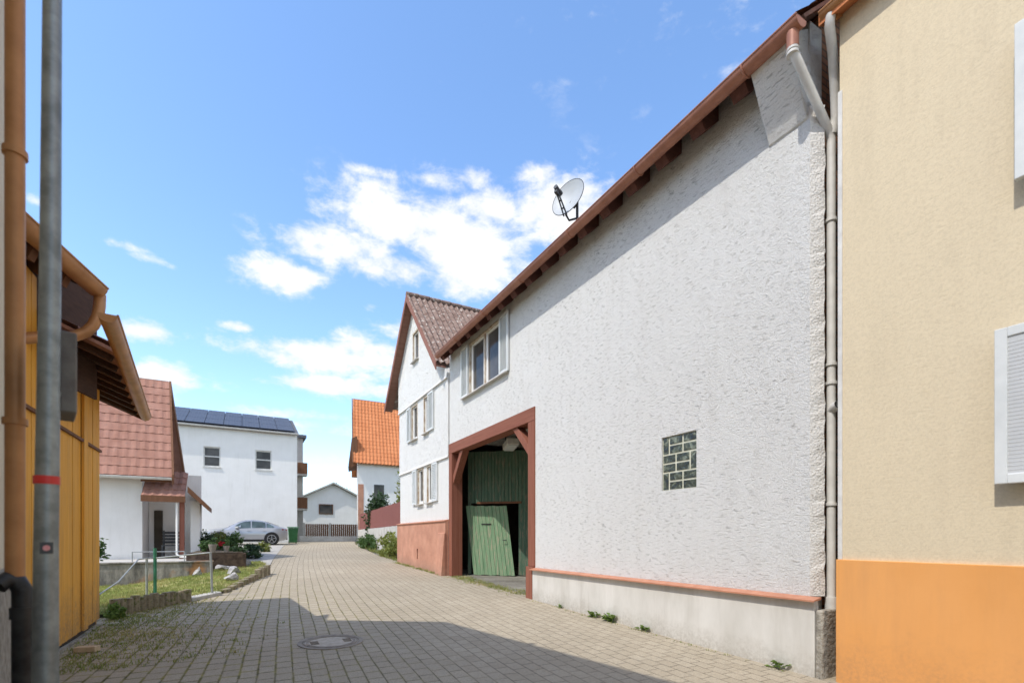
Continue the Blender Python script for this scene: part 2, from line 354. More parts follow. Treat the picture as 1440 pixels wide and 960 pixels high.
def dirty(key, dirt, streak=0.25, splash=0.5, high=0.55):
    """rain streaks and mud splash added over an existing surface"""
    m = M[key]; nt = NT(m); b = nt.n['Principled BSDF']
    src = b.inputs['Base Color'].links[0].from_socket
    geo = nt.add('ShaderNodeNewGeometry'); sep = nt.add('ShaderNodeSeparateXYZ'); nt.link(geo.outputs['Position'], sep.inputs[0])
    mp = nt.add('ShaderNodeMapping'); mp.inputs['Scale'].default_value = (1, 1, 0.12); nt.link(geo.outputs['Position'], mp.inputs['Vector'])
    st = nt.ramp(nt.noise(mp.outputs[0], 4.5, 6, 0.7), [(0.48, 0.0), (0.68, 1.0)])
    st = nt.math('MULTIPLY', st, nt.ramp(nt.noise(geo.outputs['Position'], 0.7, 3), [(0.35, 0.2), (0.65, 1.0)]))
    col = nt.mix(nt.math('MULTIPLY', st, streak), src, dirt)
    zz = nt.math('SUBTRACT', sep.outputs[2], nt.math('ADD', nt.math('MULTIPLY', sep.outputs[1], 0.0324), 0.093))
    zz = nt.math('ADD', zz, nt.math('MULTIPLY', nt.math('SUBTRACT', nt.noise(geo.outputs['Position'], 5.0, 6, 0.7), 0.5), high * 1.3))
    mr = nt.add('ShaderNodeMapRange'); nt.link(zz, mr.inputs[0]); mr.inputs[1].default_value = high; mr.inputs[2].default_value = 0.0
    spk = nt.ramp(nt.noise(geo.outputs['Position'], 28, 5, 0.75), [(0.40, 0.35), (0.60, 1.0)])
    col = nt.mix(nt.math('MULTIPLY', nt.math('MULTIPLY', mr.outputs[0], spk), splash), col, dirt)
    nt.link(col, b.inputs['Base Color'])
dirty('orange_plinth', (0.42, 0.22, 0.10), 0.22, 0.6, 0.6)
dirty('beige', (0.42, 0.35, 0.25), 0.22, 0.0)
dirty('cement', (0.34, 0.31, 0.26), 0.40, 0.75, 0.28)
dirty('terracotta', (0.28, 0.19, 0.14), 0.35, 0.7, 0.35)
dirty('yellow_wood', (0.27, 0.18, 0.10), 0.50, 0.9, 0.75)
dirty('smooth_white', (0.52, 0.50, 0.46), 0.22, 0.6, 0.4)
dirty('render', (0.60, 0.575, 0.53), 0.28, 0.0)
dirty('render_house', (0.60, 0.575, 0.53), 0.28, 0.0)
dirty('copper', (0.22, 0.13, 0.075), 0.45, 0.0)
dirty('gutter', (0.20, 0.11, 0.08), 0.35, 0.0)

# ------------------------------------------------------------------ mesh helper
class MB:
    def __init__(s): s.v = []; s.f = []
    def pts(s, ps):
        i0 = len(s.v); s.v += [Vector(p) for p in ps]; return i0
    def face(s, ps):
        i = s.pts(ps); s.f.append(tuple(range(i, i + len(ps)))); return s
    def box(s, a, b):
        x0, x1 = sorted((a[0], b[0])); y0, y1 = sorted((a[1], b[1])); z0, z1 = sorted((a[2], b[2]))
        i = s.pts([(x0, y0, z0), (x1, y0, z0), (x1, y1, z0), (x0, y1, z0), (x0, y0, z1), (x1, y0, z1), (x1, y1, z1), (x0, y1, z1)])
        for q in ((0, 3, 2, 1), (4, 5, 6, 7), (0, 1, 5, 4), (1, 2, 6, 5), (2, 3, 7, 6), (3, 0, 4, 7)):
            s.f.append(tuple(i + k for k in q))
        return s
    def bar(s, p, q, w, h, up=(0, 0, 1)):
        """box beam from p to q, w wide, h high"""
        p, q = Vector(p), Vector(q); d = (q - p).normalized(); up = Vector(up)
        sd = d.cross(up)
        if sd.length < 1e-4: sd = d.cross(Vector((1, 0, 0)))
        sd.normalize(); u = sd.cross(d).normalized()
        c = [(-1, -1), (1, -1), (1, 1), (-1, 1)]
        i = s.pts([p + sd * (a * w / 2) + u * (b * h / 2) for a, b in c] + [q + sd * (a * w / 2) + u * (b * h / 2) for a, b in c])
        for f in ((0, 1, 2, 3), (7, 6, 5, 4), (0, 4, 5, 1), (1, 5, 6, 2), (2, 6, 7, 3), (3, 7, 4, 0)):
            s.f.append(tuple(i + k for k in f))
        return s
    def prism(s, poly, vec):
        vec = Vector(vec); n = len(poly)
        i = s.pts(poly); j = s.pts([Vector(p) + vec for p in poly])
        s.f.append(tuple(range(i, i + n))); s.f.append(tuple(reversed(range(j, j + n))))
        for k in range(n):
            k2 = (k + 1) % n
            s.f.append((i + k2, i + k, j + k, j + k2))
        return s
    def tube(s, ps, r, n=12, cap=True, r_end=None):
        ps = [Vector(p) for p in ps]; rings = []
        prev = None
        for k, p in enumerate(ps):
            d = (ps[min(k + 1, len(ps) - 1)] - ps[max(k - 1, 0)]).normalized()
            a = Vector((0, 0, 1)) if abs(d.z) < 0.95 else Vector((1, 0, 0))
            if prev is not None: a = prev
            u = (a - d * a.dot(d)).normalized(); w = d.cross(u); prev = u
            rr = r if r_end is None else r + (r_end - r) * k / (len(ps) - 1)
            rings.append(s.pts([p + (u * math.cos(t) + w * math.sin(t)) * rr for t in [2 * math.pi * q / n for q in range(n)]]))
        for a, b in zip(rings, rings[1:]):
            for q in range(n):
                q2 = (q + 1) % n
                s.f.append((a + q, b + q, b + q2, a + q2))
        if cap:
            s.f.append(tuple(rings[0] + q for q in range(n))); s.f.append(tuple(rings[-1] + q for q in reversed(range(n))))
        return s
    def gutter(s, p, q, r, n=10, th=0.006, out=(-1, 0, 0)):
        """half-round open channel from p to q (p, q: centre of the rim)"""
        p, q = Vector(p), Vector(q); d = (q - p).normalized()
        o = Vector(out); o = (o - d * o.dot(d)).normalized(); dn = Vector((0, 0, -1))
        prof = [(o * math.cos(t) + dn * math.sin(t)) * r for t in [math.pi * k / n for k in range(n + 1)]]
        inn = [v * ((r - th) / r) for v in reversed(prof)]
        prof = prof + inn; m = len(prof)
        i = s.pts([p + v for v in prof]); j = s.pts([q + v for v in prof])
        for k in range(m):
            k2 = (k + 1) % m; s.f.append((i + k, j + k, j + k2, i + k2))
        h = n + 1
        for base, rev in ((i, False), (j, True)):       # closed ends
            f = [base + k for k in range(h)]
            s.f.append(tuple(reversed(f)) if rev else tuple(f))
        s.tube([p + o * r, q + o * r], 0.011, 8)        # rolled rim bead
        return s
    def wall(s, outer, holes, origin, uax, vax, depth):
        """flat panel with holes: outer/holes in 2-D, extruded by depth vector"""
        o, u, v, dp = Vector(origin), Vector(uax), Vector(vax), Vector(depth)
        bm = bmesh.new(); es = []
        for loop in [outer] + holes:
            vs = [bm.verts.new(o + u * a + v * b) for a, b in loop]
            es += [bm.edges.new((vs[k], vs[(k + 1) % len(vs)])) for k in range(len(vs))]
        bmesh.ops.triangle_fill(bm, use_beauty=True, edges=es)
        ret = bmesh.ops.extrude_face_region(bm, geom=list(bm.faces))
        bmesh.ops.translate(bm, vec=dp, verts=[g for g in ret['geom'] if isinstance(g, bmesh.types.BMVert)])
        bmesh.ops.recalc_face_normals(bm, faces=bm.faces)
        bm.verts.index_update(); i = len(s.v)
        s.v += [x.co.copy() for x in bm.verts]
        s.f += [tuple(i + x.index for x in f.verts) for f in bm.faces]
        bm.free(); return s
    def build(s, name, mat, parent=None, bevel=0.0, smooth=False, recalc=True, subsurf=0):
        org = Vector((0, 0, 0)); p = parent
        while p is not None: org += p.location; p = p.parent
        me = bpy.data.meshes.new(name)
        me.from_pydata([tuple(v - org) for v in s.v], [], s.f)
        if recalc:
            bm = bmesh.new(); bm.from_mesh(me); bmesh.ops.recalc_face_normals(bm, faces=bm.faces); bm.to_mesh(me); bm.free()
        if mat: me.materials.append(M[mat] if isinstance(mat, str) else mat)
        if smooth:
            for f in me.polygons: f.use_smooth = True
            me.set_sharp_from_angle(angle=R(40))
        o = bpy.data.objects.new(name, me); COL.objects.link(o)
        if parent is not None: o.parent = parent
        if bevel:
            b = o.modifiers.new('bevel', 'BEVEL'); b.width = bevel; b.segments = 2; b.limit_method = 'ANGLE'; b.angle_limit = R(40)
        if subsurf:
            b = o.modifiers.new('sub', 'SUBSURF'); b.levels = subsurf; b.render_levels = subsurf
        return o

def tag(o, label=None, cat=None, group=None, kind=None):
    if label: o['label'] = label
    if cat: o['category'] = cat
    if group: o['group'] = group
    if kind: o['kind'] = kind
    return o
def thing(name, label, cat, loc=(0, 0, 0), group=None):
    o = bpy.data.objects.new(name, None); COL.objects.link(o)
    o.location = loc; o.empty_display_size = 0.2
    return tag(o, label, cat, group)

def roof_sheet(name, mat, parent, p0, along, up, wave=0.21, row=0.36, amp=0.022, th=0.035, lift=0.018):
    """tiled roof plane: corner p0, vectors along the eave and up the slope; waves across, steps per course"""
    p0, al, up = Vector(p0), Vector(along), Vector(up)
    nrm = al.cross(up).normalized()
    if nrm.z < 0: nrm = -nrm
    L, H = al.length, up.length
    nc = max(4, int(L / wave * 4)); nr = max(2, int(H / row))
    mb = MB(); rows = []
    for r in range(nr):
        for e in (0, 1):
            v = (r + e) / nr; ring = []
            off = lift if e == 0 else 0.0
            i = mb.pts([p0 + al * (c / nc) + up * v + nrm * (off + amp * math.sin(2 * math.pi * (c / nc) * L / wave) + 0.004 * math.sin(c * 1.7 + r * 3.1)) for c in range(nc + 1)])
            rows.append(i)
    for a, b in zip(rows, rows[1:]):
        for c in range(nc): mb.f.append((a + c, a + c + 1, b + c + 1, b + c))
    # underside slab
    q = [p0, p0 + al, p0 + al + up, p0 + up]
    mb.prism([v - nrm * 0.03 for v in q], -nrm * th)
    return mb.build(name, mat, parent, recalc=False)

def foliage(name, mat, parent, blobs, n, size, seed=0, core=False):
    """leaf-sized faces gathered in clumps through ellipsoid blobs (centre, radii)"""
    rd = random.Random(seed); mb = MB()
    tot = sum(b[1][0] * b[1][1] * b[1][2] for b in blobs) ** 1.0
    for c, r in blobs:
        c = Vector(c); k = int(n * (r[0] * r[1] * r[2]) / tot)
        clumps = []
        for _ in range(max(4, k // 26)):
            d = Vector((rd.gauss(0, 1), rd.gauss(0, 1), rd.gauss(0, 1))).normalized()
            q = rd.uniform(0.45, 1.08)
            clumps.append((Vector((d.x * r[0] * q, d.y * r[1] * q, d.z * r[2] * q)), rd.uniform(0.18, 0.34)))
        for _ in range(k):
            cc, cr = rd.choice(clumps)
            p = c + cc + Vector((rd.gauss(0, 1) * r[0], rd.gauss(0, 1) * r[1], rd.gauss(0, 1) * r[2])) * cr * 0.6
            a = Vector((rd.gauss(0, 1), rd.gauss(0, 1), rd.gauss(0, 0.7))).normalized()
            b = a.cross(Vector((rd.gauss(0, 1), rd.gauss(0, 1), rd.gauss(0, 1)))).normalized()
            s1 = size * rd.uniform(0.6, 1.3); s2 = s1 * 0.55
            mb.face([p - a * s1, p - b * s2 * 0.9, p + a * s1, p + b * s2])
    return mb.build(name, mat, parent, recalc=False)

def blades(mb, p, n, spread, h, rd, w=0.006):
    for _ in range(n):
        b = Vector((p[0] + rd.gauss(0, spread), p[1] + rd.gauss(0, spread), p[2]))
        t = rd.uniform(0, 6.28); lean = rd.uniform(0.1, 0.7) * h; hh = h * rd.uniform(0.5, 1.15)
        d = Vector((math.cos(t), math.sin(t), 0)); sd = Vector((-d.y, d.x, 0)) * w
        m = b + d * lean * 0.35 + Vector((0, 0, hh * 0.6)); e = b + d * lean + Vector((0, 0, hh))
        i = mb.pts([b - sd, b + sd, m + sd * 0.7, m - sd * 0.7, e])
        mb.f.append((i, i + 1, i + 2, i + 3)); mb.f.append((i + 3, i + 2, i + 4))

# ================================================================== SETTING
XW = 5.34                      # facade plane of the right-hand row
# terrain: one sheet to the horizon
mb = MB()
ys = [-500, -60, -14, 0, 10, 20, 30, 36, 39, 80, 300, 1500]
xs = [-1200, -200, -40, -12, 0, 12, 40, 200, 1200]
idx = [[mb.pts([(x, y, zg(y) - (0.03 if y > 35 else 0.5))]) for x in xs] for y in ys]
for a in range(len(ys) - 1):
    for b in range(len(xs) - 1):
        mb.f.append((idx[a][b], idx[a][b + 1], idx[a + 1][b + 1], idx[a + 1][b]))
tag(mb.build('ground', 'terrain'), kind='structure')

def sheet(name, mat, poly, off):
    bm = bmesh.new(); vs = [bm.verts.new((x, y, 0)) for x, y in poly]
    es = [bm.edges.new((vs[k], vs[(k + 1) % len(vs)])) for k in range(len(vs))]
    bmesh.ops.triangle_fill(bm, use_beauty=True, edges=es)
    mb = MB()
    bm.verts.index_update()
    mb.v = [Vector((v.co.x, v.co.y, zg(v.co.y) + off)) for v in bm.verts]
    mb.f = [tuple(v.index for v in f.verts) for f in bm.faces]
    bm.free()
    o = mb.build(name, mat, recalc=False)
    if o.data.polygons and o.data.polygons[0].normal.z < 0: o.data.flip_normals()
    return tag(o, kind='structure')
sheet('street', 'paving', [(-6, -14), (7.5, -14), (7.5, 13.5), (5.7, 13.5), (5.4, 18.7), (5.55, 20), (5.5, 23), (6.65, 33.7), (7.6, 39), (3.7, 39), (3.06, 37.6),
                           (2.31, 33.4), (1.13, 21.9), (0.85, 18.5), (0.62, 15.45), (-0.1, 13.2), (-0.5, 11.6), (-0.85, 11.1), (-1.84, 9.75), (-3.2, 9.7), (-3.2, 6), (-6, 6)], 0.0)
sheet('driveway', 'drive_concrete', [(-0.6, 18.2), (0.80, 18.2), (1.12, 21.9), (2.30, 33.4), (3.0, 37.1), (-4.0, 37.1), (-4.0, 31.5), (-0.9, 30.5), (0.1, 25.5), (-0.6, 20.5)], 0.004)
sheet('gateway_floor', 'gate_floor', [(5.50, 8.99), (11.5, 8.99), (11.5, 15.4), (5.62, 15.4), (5.62, 13.3), (5.50, 13.3)], 0.008)

# lawn strip beside the street
LP = [(-1.84, 9.86), (-0.90, 11.18), (-0.42, 11.75), (0.55, 15.5), (0.74, 18.4), (0.6, 20.0), (-0.4, 19.5), (-0.75, 16.35), (-3.4, 16.1), (-3.4, 9.86)]
def inpoly(x, y, P):
    c = False
    for k in range(len(P)):
        x1, y1 = P[k]; x2, y2 = P[k - 1]
        if (y1 > y) != (y2 > y) and x < (x2 - x1) * (y - y1) / (y2 - y1) + x1: c = not c
    return c
def zl(x, y):                    # the bank dips to the left, towards the retaining wall
    return zg(y) + 0.05 - 0.26 * max(0, min(1, (-0.7 - x) / 1.9)) * max(0, min(1, (y - 10.6) / 3.5))
mb = MB(); nx_, ny_ = 22, 52; G = {}
for i_ in range(nx_ + 1):
    for j_ in range(ny_ + 1):
        x, y = -3.4 + 4.2 * i_ / nx_, 9.86 + 10.2 * j_ / ny_
        G[i_, j_] = (x, y)
bm = bmesh.new(); vs = [bm.verts.new((x, y, 0)) for x, y in LP]; bm.faces.new(vs)
for i_ in range(1, nx_):
    g_ = bm.verts[:] + bm.edges[:] + bm.faces[:]; bmesh.ops.bisect_plane(bm, geom=g_, plane_co=(-3.4 + 4.2 * i_ / nx_, 0, 0), plane_no=(1, 0, 0))
for j_ in range(1, ny_):
    g_ = bm.verts[:] + bm.edges[:] + bm.faces[:]; bmesh.ops.bisect_plane(bm, geom=g_, plane_co=(0, 9.86 + 10.2 * j_ / ny_, 0), plane_no=(0, 1, 0))
bm.normal_update(); bm.verts.index_update()
mb.v = [Vector((v.co.x, v.co.y, zl(v.co.x, v.co.y) + 0.012 * math.sin(v.co.x * 7.3) * math.cos(v.co.y * 5.1))) for v in bm.verts]
mb.f = [tuple(v.index for v in f.verts) for f in bm.faces]; flip = bm.faces[:][0].normal.z < 0; bm.free()
lw = mb.build('lawn', 'lawn', recalc=False, smooth=True)
if flip: lw.data.flip_normals()
tag(lw, kind='structure')
rd = random.Random(3); mb = MB(); cnt = 0
while cnt < 5200:
    x, y = rd.uniform(-3.4, 0.8), rd.uniform(9.8, 20)
    if not inpoly(x, y, LP): continue
    blades(mb, (x, y, zl(x, y) - 0.005), 4, 0.03, 0.065, rd, 0.005); cnt += 1
tag(mb.build('lawn_grass', 'blade', recalc=False), 'short dry yellow-green grass on the bank left of the street', 'grass', kind='stuff')
# light kerb slab by the railing post
tag(MB().prism([(x, y, zg(y) - 0.08) for x, y in [(-1.00, 11.16), (-0.82, 11.02), (-0.36, 11.72), (-0.46, 11.92)]], (0, 0, 0.145)).build('path', 'concrete', bevel=0.01), kind='structure')
# raised yard behind the retaining wall
mb = MB().box((-7, 16.45, 0.2), (-0.9, 30.4, 0.95))
tag(mb.build('yard', 'pale_concrete'), kind='structure')
# grassy weeds in the joints and wall feet
mb = MB(); rd = random.Random(11)
for _ in range(1300):
    y = rd.uniform(6.4, 11.2); x = -1.78 + abs(rd.gauss(0, 0.75))
    if y > 9.7 and x < (-1.84 + (y - 9.7) * 0.73): continue
    blades(mb, (x, y, zg(y)), rd.randint(3, 8), 0.035, rd.uniform(0.015, 0.045), rd, 0.005)
for _ in range(150):
    y = rd.uniform(13.6, 18.5); blades(mb, (5.16 - abs(rd.gauss(0, 0.05)), y, zg(y)), 5, 0.03, rd.uniform(0.03, 0.09), rd, 0.006)
for _ in range(650):
    y = rd.uniform(8.98, 13.25); blades(mb, (5.45 + rd.gauss(0, 0.15) + 0.25 * max(0, (10.5 - y)) * rd.random(), y, zg(y)), 5, 0.03, rd.uniform(0.02, 0.065), rd, 0.005)
for _ in range(70):
    y = rd.uniform(3.1, 8.7); blades(mb, (5.19 - abs(rd.gauss(0, 0.02)), y, zg(y)), 3, 0.02, rd.uniform(0.01, 0.03), rd, 0.005)
for _ in range(160):
    y = rd.uniform(19, 30); blades(mb, (5.45 + (y - 19) * 0.09 - abs(rd.gauss(0, 0.1)), y, zg(y)), 6, 0.06, rd.uniform(0.06, 0.22), rd, 0.01)
tag(mb.build('joint_weeds', 'blade', recalc=False), 'low weeds growing out of the paving joints and along the wall feet', 'weeds', kind='stuff')

# ================================================================== WINDOW KIT (facades face -X)
def louvre_shutter(parent, X, y0, y1, z0, z1, mat='shutter', th=0.045, pitch=0.05):
    fw = 0.055; mb = MB()
    mb.box((X - th, y0, z0), (X, y0 + fw, z1)); mb.box((X - th, y1 - fw, z0), (X, y1, z1))
    mb.box((X - th + 0.001, y0 + fw, z0), (X, y1 - fw, z0 + fw)); mb.box((X - th + 0.001, y0 + fw, z1 - fw), (X, y1 - fw, z1))
    z = z0 + fw + 0.01
    while z < z1 - fw - 0.02:
        mb.prism([(X - th + 0.006, y0 + fw, z), (X - th + 0.012, y0 + fw, z - 0.006), (X - 0.008, y0 + fw, z + pitch * 0.75), (X - 0.014, y0 + fw, z + pitch * 0.8)], (0, y1 - y0 - 2 * fw, 0))
        z += pitch
    mb.box((X - 0.006, y0 + fw, z0 + fw), (X - 0.002, y1 - fw, z1 - fw))
    return mb.build('shutter', mat, parent)

def window(root, X, y0, y1, z0, z1, lights=1, shutters=(), trim='old_trim', sill=True, depth=0.075, sx=0.0, frame_mat='white_pvc', sill_ext=0.0):
    """window set in a hole y0..y1 x z0..z1 of a facade at X; frame is the part, the rest its sub-parts"""
    Xg = X + depth; f = 0.07; mb = MB()
    ys_ = [y0 + (y1 - y0) * k / lights for k in range(lights + 1)]
    mb.box((Xg - 0.035, y0 + 0.03, z0), (Xg + 0.03, y1 - 0.03, z0 + f + 0.02)); mb.box((Xg - 0.035, y0 + 0.03, z1 - f), (Xg + 0.03, y1 - 0.03, z1 - 0.03))
    for k in range(lights):
        a = ys_[k] + (0.03 if k == 0 else 0.04); b = ys_[k + 1] - (0.03 if k == lights - 1 else 0.04)
        mb.box((Xg - 0.034, a, z0 + f + 0.02), (Xg + 0.03, a + f + 0.01, z1 - f)); mb.box((Xg - 0.034, b - f - 0.01, z0 + f + 0.02), (Xg + 0.03, b, z1 - f))
    w = mb.build('window', frame_mat, root, bevel=0.005)
    mb = MB()
    mb.box((Xg, y0 + 0.05, z0 + 0.04), (Xg + 0.012, y1 - 0.05, z1 - 0.04)); mb.build('pane', 'glass', w)
    mb = MB()                                     # old wooden outer trim
    mb.box((X - 0.012, y0 - 0.015, z0), (Xg + 0.02, y0 + 0.022, z1)); mb.box((X - 0.012, y1 - 0.022, z0), (Xg + 0.02, y1 + 0.015, z1))
    mb.box((X - 0.014, y0 - 0.02, z1 - 0.03), (Xg + 0.02, y1 + 0.02, z1 + 0.03))
    for k in range(1, lights): mb.box((X + 0.006, ys_[k] - 0.032, z0), (Xg + 0.01, ys_[k] + 0.032, z1 - 0.03))
    mb.build('frame', trim, w, bevel=0.004)
    if sill:
        mb = MB(); mb.prism([(X - 0.10, 0, z0 - 0.045), (X - 0.10, 0, z0 - 0.018), (Xg, 0, z0 + 0.005), (Xg, 0, z0 - 0.045)], (0, y1 - y0 + 0.06 + sill_ext * 2, 0))
        for v in mb.v: v.y += y0 - 0.03 - sill_ext
        mb.build('sill', 'pale_concrete', w, bevel=0.004)
    for (a, b) in shutters:
        louvre_shutter(w, X - 0.015, a, b, z0 - 0.01, z1 + 0.02)
    return w

# ================================================================== BARN with the gateway
barn = thing('barn', 'long white rendered barn with an open timber framed gateway, nearest on the right', 'barn', (XW, 8.3, zg(8.3)))
Y0, Y1 = 3.07, 13.50
ZT = 7.20
holes = [[(9.86, 5.46), (12.07, 5.46), (12.07, 6.80), (9.86, 6.80)], [(4.57, 2.33), (5.19, 2.33), (5.19, 3.10), (4.57, 3.10)]]
holes[0] = [(10.26, 5.46), (12.04, 5.46), (12.04, 6.80), (10.26, 6.80)]
outer = [(Y0, 0.05), (8.70, 0.05), (8.70, 4.37), (Y1 - 0.01, 4.37), (Y1 - 0.01, ZT), (Y0, ZT)]
MB().wall(outer, holes, (XW, 0, 0), (0, 1, 0), (0, 0, 1), (0.22, 0, 0)).build('wall', 'render', barn)
# brick end wall with its gable, seen through the gap, and a ragged pebble-dashed return
mb = MB(); mb.prism([(5.56, 3.10, 0.0), (12.6, 3.10, 0.0), (12.6, 3.10, 7.25), (9.1, 3.10, 10.55), (5.56, 3.10, 7.4)], (0, 0.25, 0)); mb.build('end_wall', 'brick', barn)
mb = MB(); rd = random.Random(5); z = 1.03; prev = None
while z < 6.3:
    e = rd.uniform(-0.014, 0.014)
    cur = mb.pts([(5.341, 3.068, z), (5.465 + e, 2.985, z), (5.53 + e * 1.6, 3.098, z), (5.341, 3.098, z)])
    if prev is not None:
        for q in range(4): mb.f.append((prev + q, prev + (q + 1) % 4, cur + (q + 1) % 4, cur + q))
    prev = cur; z += rd.uniform(0.03, 0.11)
mb.f.append((prev, prev + 1, prev + 2, prev + 3))
mb.build('corner_render', 'pebble', barn)
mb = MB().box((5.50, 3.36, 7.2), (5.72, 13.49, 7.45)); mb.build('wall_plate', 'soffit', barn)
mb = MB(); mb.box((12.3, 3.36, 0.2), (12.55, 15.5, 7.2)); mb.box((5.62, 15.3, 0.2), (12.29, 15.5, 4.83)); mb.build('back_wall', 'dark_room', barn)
mb = MB(); mb.box((5.57, 8.46, 0.1), (12.29, 8.70, 4.83)); mb.build('passage_wall', 'cream', barn)
mb = MB(); mb.box((5.59, 8.46, 4.835), (12.29, 15.5, 4.95)); mb.build('passage_ceiling', 'smooth_white', barn)
# roof: eave just outside the wall
E0 = Vector((4.97, 2.93, 6.985)); sl = Vector((4.2, 0, 3.70))
roof_sheet('roof', 'tile_dark', barn, E0, (0, 10.45, 0), sl, 0.23, 0.34, 0.016)
mb = MB(); mb.prism([(9.13, 2.93, 10.69), (12.95, 2.93, 7.3), (12.95, 2.93, 7.24), (9.13, 2.93, 10.63)], (0, 10.45, 0)); mb.build('rear_roof', 'tile_dark', barn)
# soffit boards and rafter tails
mb = MB(); mb.prism([(4.99, 3.0, 6.935), (5.56, 3.0, 7.437), (5.56, 3.0, 7.455), (4.99, 3.0, 6.953)], (0, 10.3, 0)); mb.build('soffit', 'plaster_tan', barn)
y = 3.72
while y < 13.4:
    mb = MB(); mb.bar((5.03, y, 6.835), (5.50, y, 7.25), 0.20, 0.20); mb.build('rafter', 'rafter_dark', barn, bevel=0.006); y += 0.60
# flared plaster corbel under the eave corner
mb = MB()
mb.prism([(XW + 0.02, 3.09, 6.14), (XW - 0.02, 3.09, 6.17), (4.985, 3.09, 6.86), (5.02, 3.09, 6.95), (XW + 0.1, 3.09, 7.19), (XW + 0.1, 3.09, 6.14)], (0, 0.44, 0))
mb.build('corbel', 'render_house', barn, bevel=0.012)
# gutter
g = MB().gutter((4.95, 2.93, 6.905), (4.95, 13.46, 6.905), 0.088)
gt = g.build('gutter', 'gutter', barn, smooth=True)
for y in (3.55, 5.25, 6.9, 8.6, 10.3, 12.0):
    MB().tube([(4.95 - 0.092 * math.cos(t), y, 6.905 - 0.092 * math.sin(t)) for t in [math.pi * k / 10 for k in range(11)]], 0.012, 6).build('joint', 'gutter', gt, smooth=True)
# drip edge strip between tile and gutter
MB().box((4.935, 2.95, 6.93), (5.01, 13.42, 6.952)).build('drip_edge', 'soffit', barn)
# outlet, swan neck and downpipe in the gap
mb = MB().tube([(4.95, 3.02, 6.83), (4.95, 3.02, 6.66)], 0.058, 14); mb.build('outlet', 'gutter', barn, smooth=True)
dp = MB()
neck = [(4.95, 3.02, 6.70), (4.955, 3.015, 6.62), (5.0, 3.0, 6.55), (5.52, 2.975, 6.02), (5.555, 2.97, 5.96), (5.56, 2.97, 5.88), (5.56, 2.97, 1.02)]
dp.tube(neck, 0.043, 14)
for zz in (6.60, 6.64): dp.tube([(4.95, 3.02, zz), (4.95, 3.02, zz + 0.025)], 0.058, 14)
for zz in (5.05, 3.5, 3.3, 2.0): dp.tube([(5.56, 2.97, zz), (5.56, 2.97, zz + 0.03)], 0.056, 14)
pipe = dp.build('downpipe', 'zinc', barn, smooth=True)
mb = MB().tube([(5.56, 2.97, 3.02), (5.535, 2.92, 3.05), (5.51, 2.87, 3.06)], 0.046, 14, cap=False); mb.build('branch', 'zinc', pipe, smooth=True)
MB().tube([(5.512, 2.873, 3.06), (5.508, 2.866, 3.062)], 0.043, 14).build('opening', 'black', pipe)
mb = MB().tube([(5.56, 2.97, 1.02), (5.56, 2.97, 0.80)], 0.060, 14); mb.build('socket', 'zinc', pipe, smooth=True)
# plinth with its flashing ledge
mb = MB(); mb.prism([(5.265, 2.98, 0.0), (5.265, 2.98, 1.0), (5.345, 2.98, 1.0), (5.345, 2.98, 0.0)], (0, 5.71, 0)); mb.build('plinth', 'cement', barn, bevel=0.01)
mb = MB(); mb.box((5.268, 2.90, 0.0), (5.56, 2.975, 0.90)); mb.build('corner_stone', 'rough_stone', barn, bevel=0.02)
mb = MB(); mb.prism([(5.20, 2.95, 0.985), (5.20, 2.95, 1.003), (5.336, 2.95, 1.030), (5.336, 2.95, 1.003), (5.215, 2.95, 0.992)], (0, 5.76, 0)); mb.build('plinth_ledge', 'ledge', barn)
# glass block window
gb = MB().box((XW + 0.025, 4.57, 2.33), (XW + 0.05, 5.19, 3.10)).build('glass_block_window', 'mortar', barn)
def gblock(ya, yb, za, zb):
    m_ = 0.0125; mb = MB(); X = XW + 0.018
    mb.box((X, ya + m_, za + m_), (XW + 0.024, yb - m_, zb - m_)); mb.build('glass_block', 'glass_block', gb, bevel=0.008)
rw = 0.77 / 3; cw = 0.62 / 5
for k in range(3):
    zb = 2.33 + k * rw; zm = zb + rw / 2; zt = zb + rw
    if k in (0, 2):
        gblock(5.19 - cw, 5.19, zb, zt); cols = [(5.19 - 3 * cw, 5.19 - cw), (4.57, 4.57 + 2 * cw)]
    else:
        gblock(4.57, 4.57 + cw, zb, zt); cols = [(4.57 + cw, 4.57 + 3 * cw), (4.57 + 3 * cw, 5.19)]
    for a, b in cols: gblock(a, b, zb, zm); gblock(a, b, zm, zt)
# two-light window above the gateway
window(barn, XW, 10.26, 12.04, 5.46, 6.80, 2, [(9.80, 10.24), (12.07, 12.53)], sill_ext=0.38)
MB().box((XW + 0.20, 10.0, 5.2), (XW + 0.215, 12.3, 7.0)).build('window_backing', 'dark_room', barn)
# gateway timbers: 3 mm proud of the render
gx = XW - 0.028
MB().box((gx, 8.69, 4.09), (gx + 0.30, Y1, 4.375)).build('gate_lintel', 'timber_y', barn, bevel=0.008)
MB().box((gx + 0.003, 8.69, 1.05), (gx + 0.29, 8.955, 4.088)).build('gate_post', 'timber', barn, bevel=0.008)
MB().box((gx + 0.003, 13.27, zg(13.4) + 0.01), (gx + 0.34, Y1 - 0.004, 4.088)).build('gate_post', 'timber', barn, bevel=0.008)
MB().box((5.262, 8.70, 0.2), (gx + 0.288, 8.957, 1.048)).build('gate_post', 'timber', barn, bevel=0.008)
def brace(p, q): MB().bar(p, q, 0.16, 0.20, (1, 0, 0)).build('gate_brace', 'timber', barn, bevel=0.008)
brace((gx + 0.14, 8.90, 3.42), (gx + 0.14, 9.66, 4.16))
brace((gx + 0.15, 13.34, 3.25), (gx + 0.15, 12.60, 4.16))
# rough rubble return seen just inside the left post
MB().box((gx + 0.345, 13.29, 0.45), (5.64, 13.60, 4.6)).build('reveal', 'dark_room', barn)
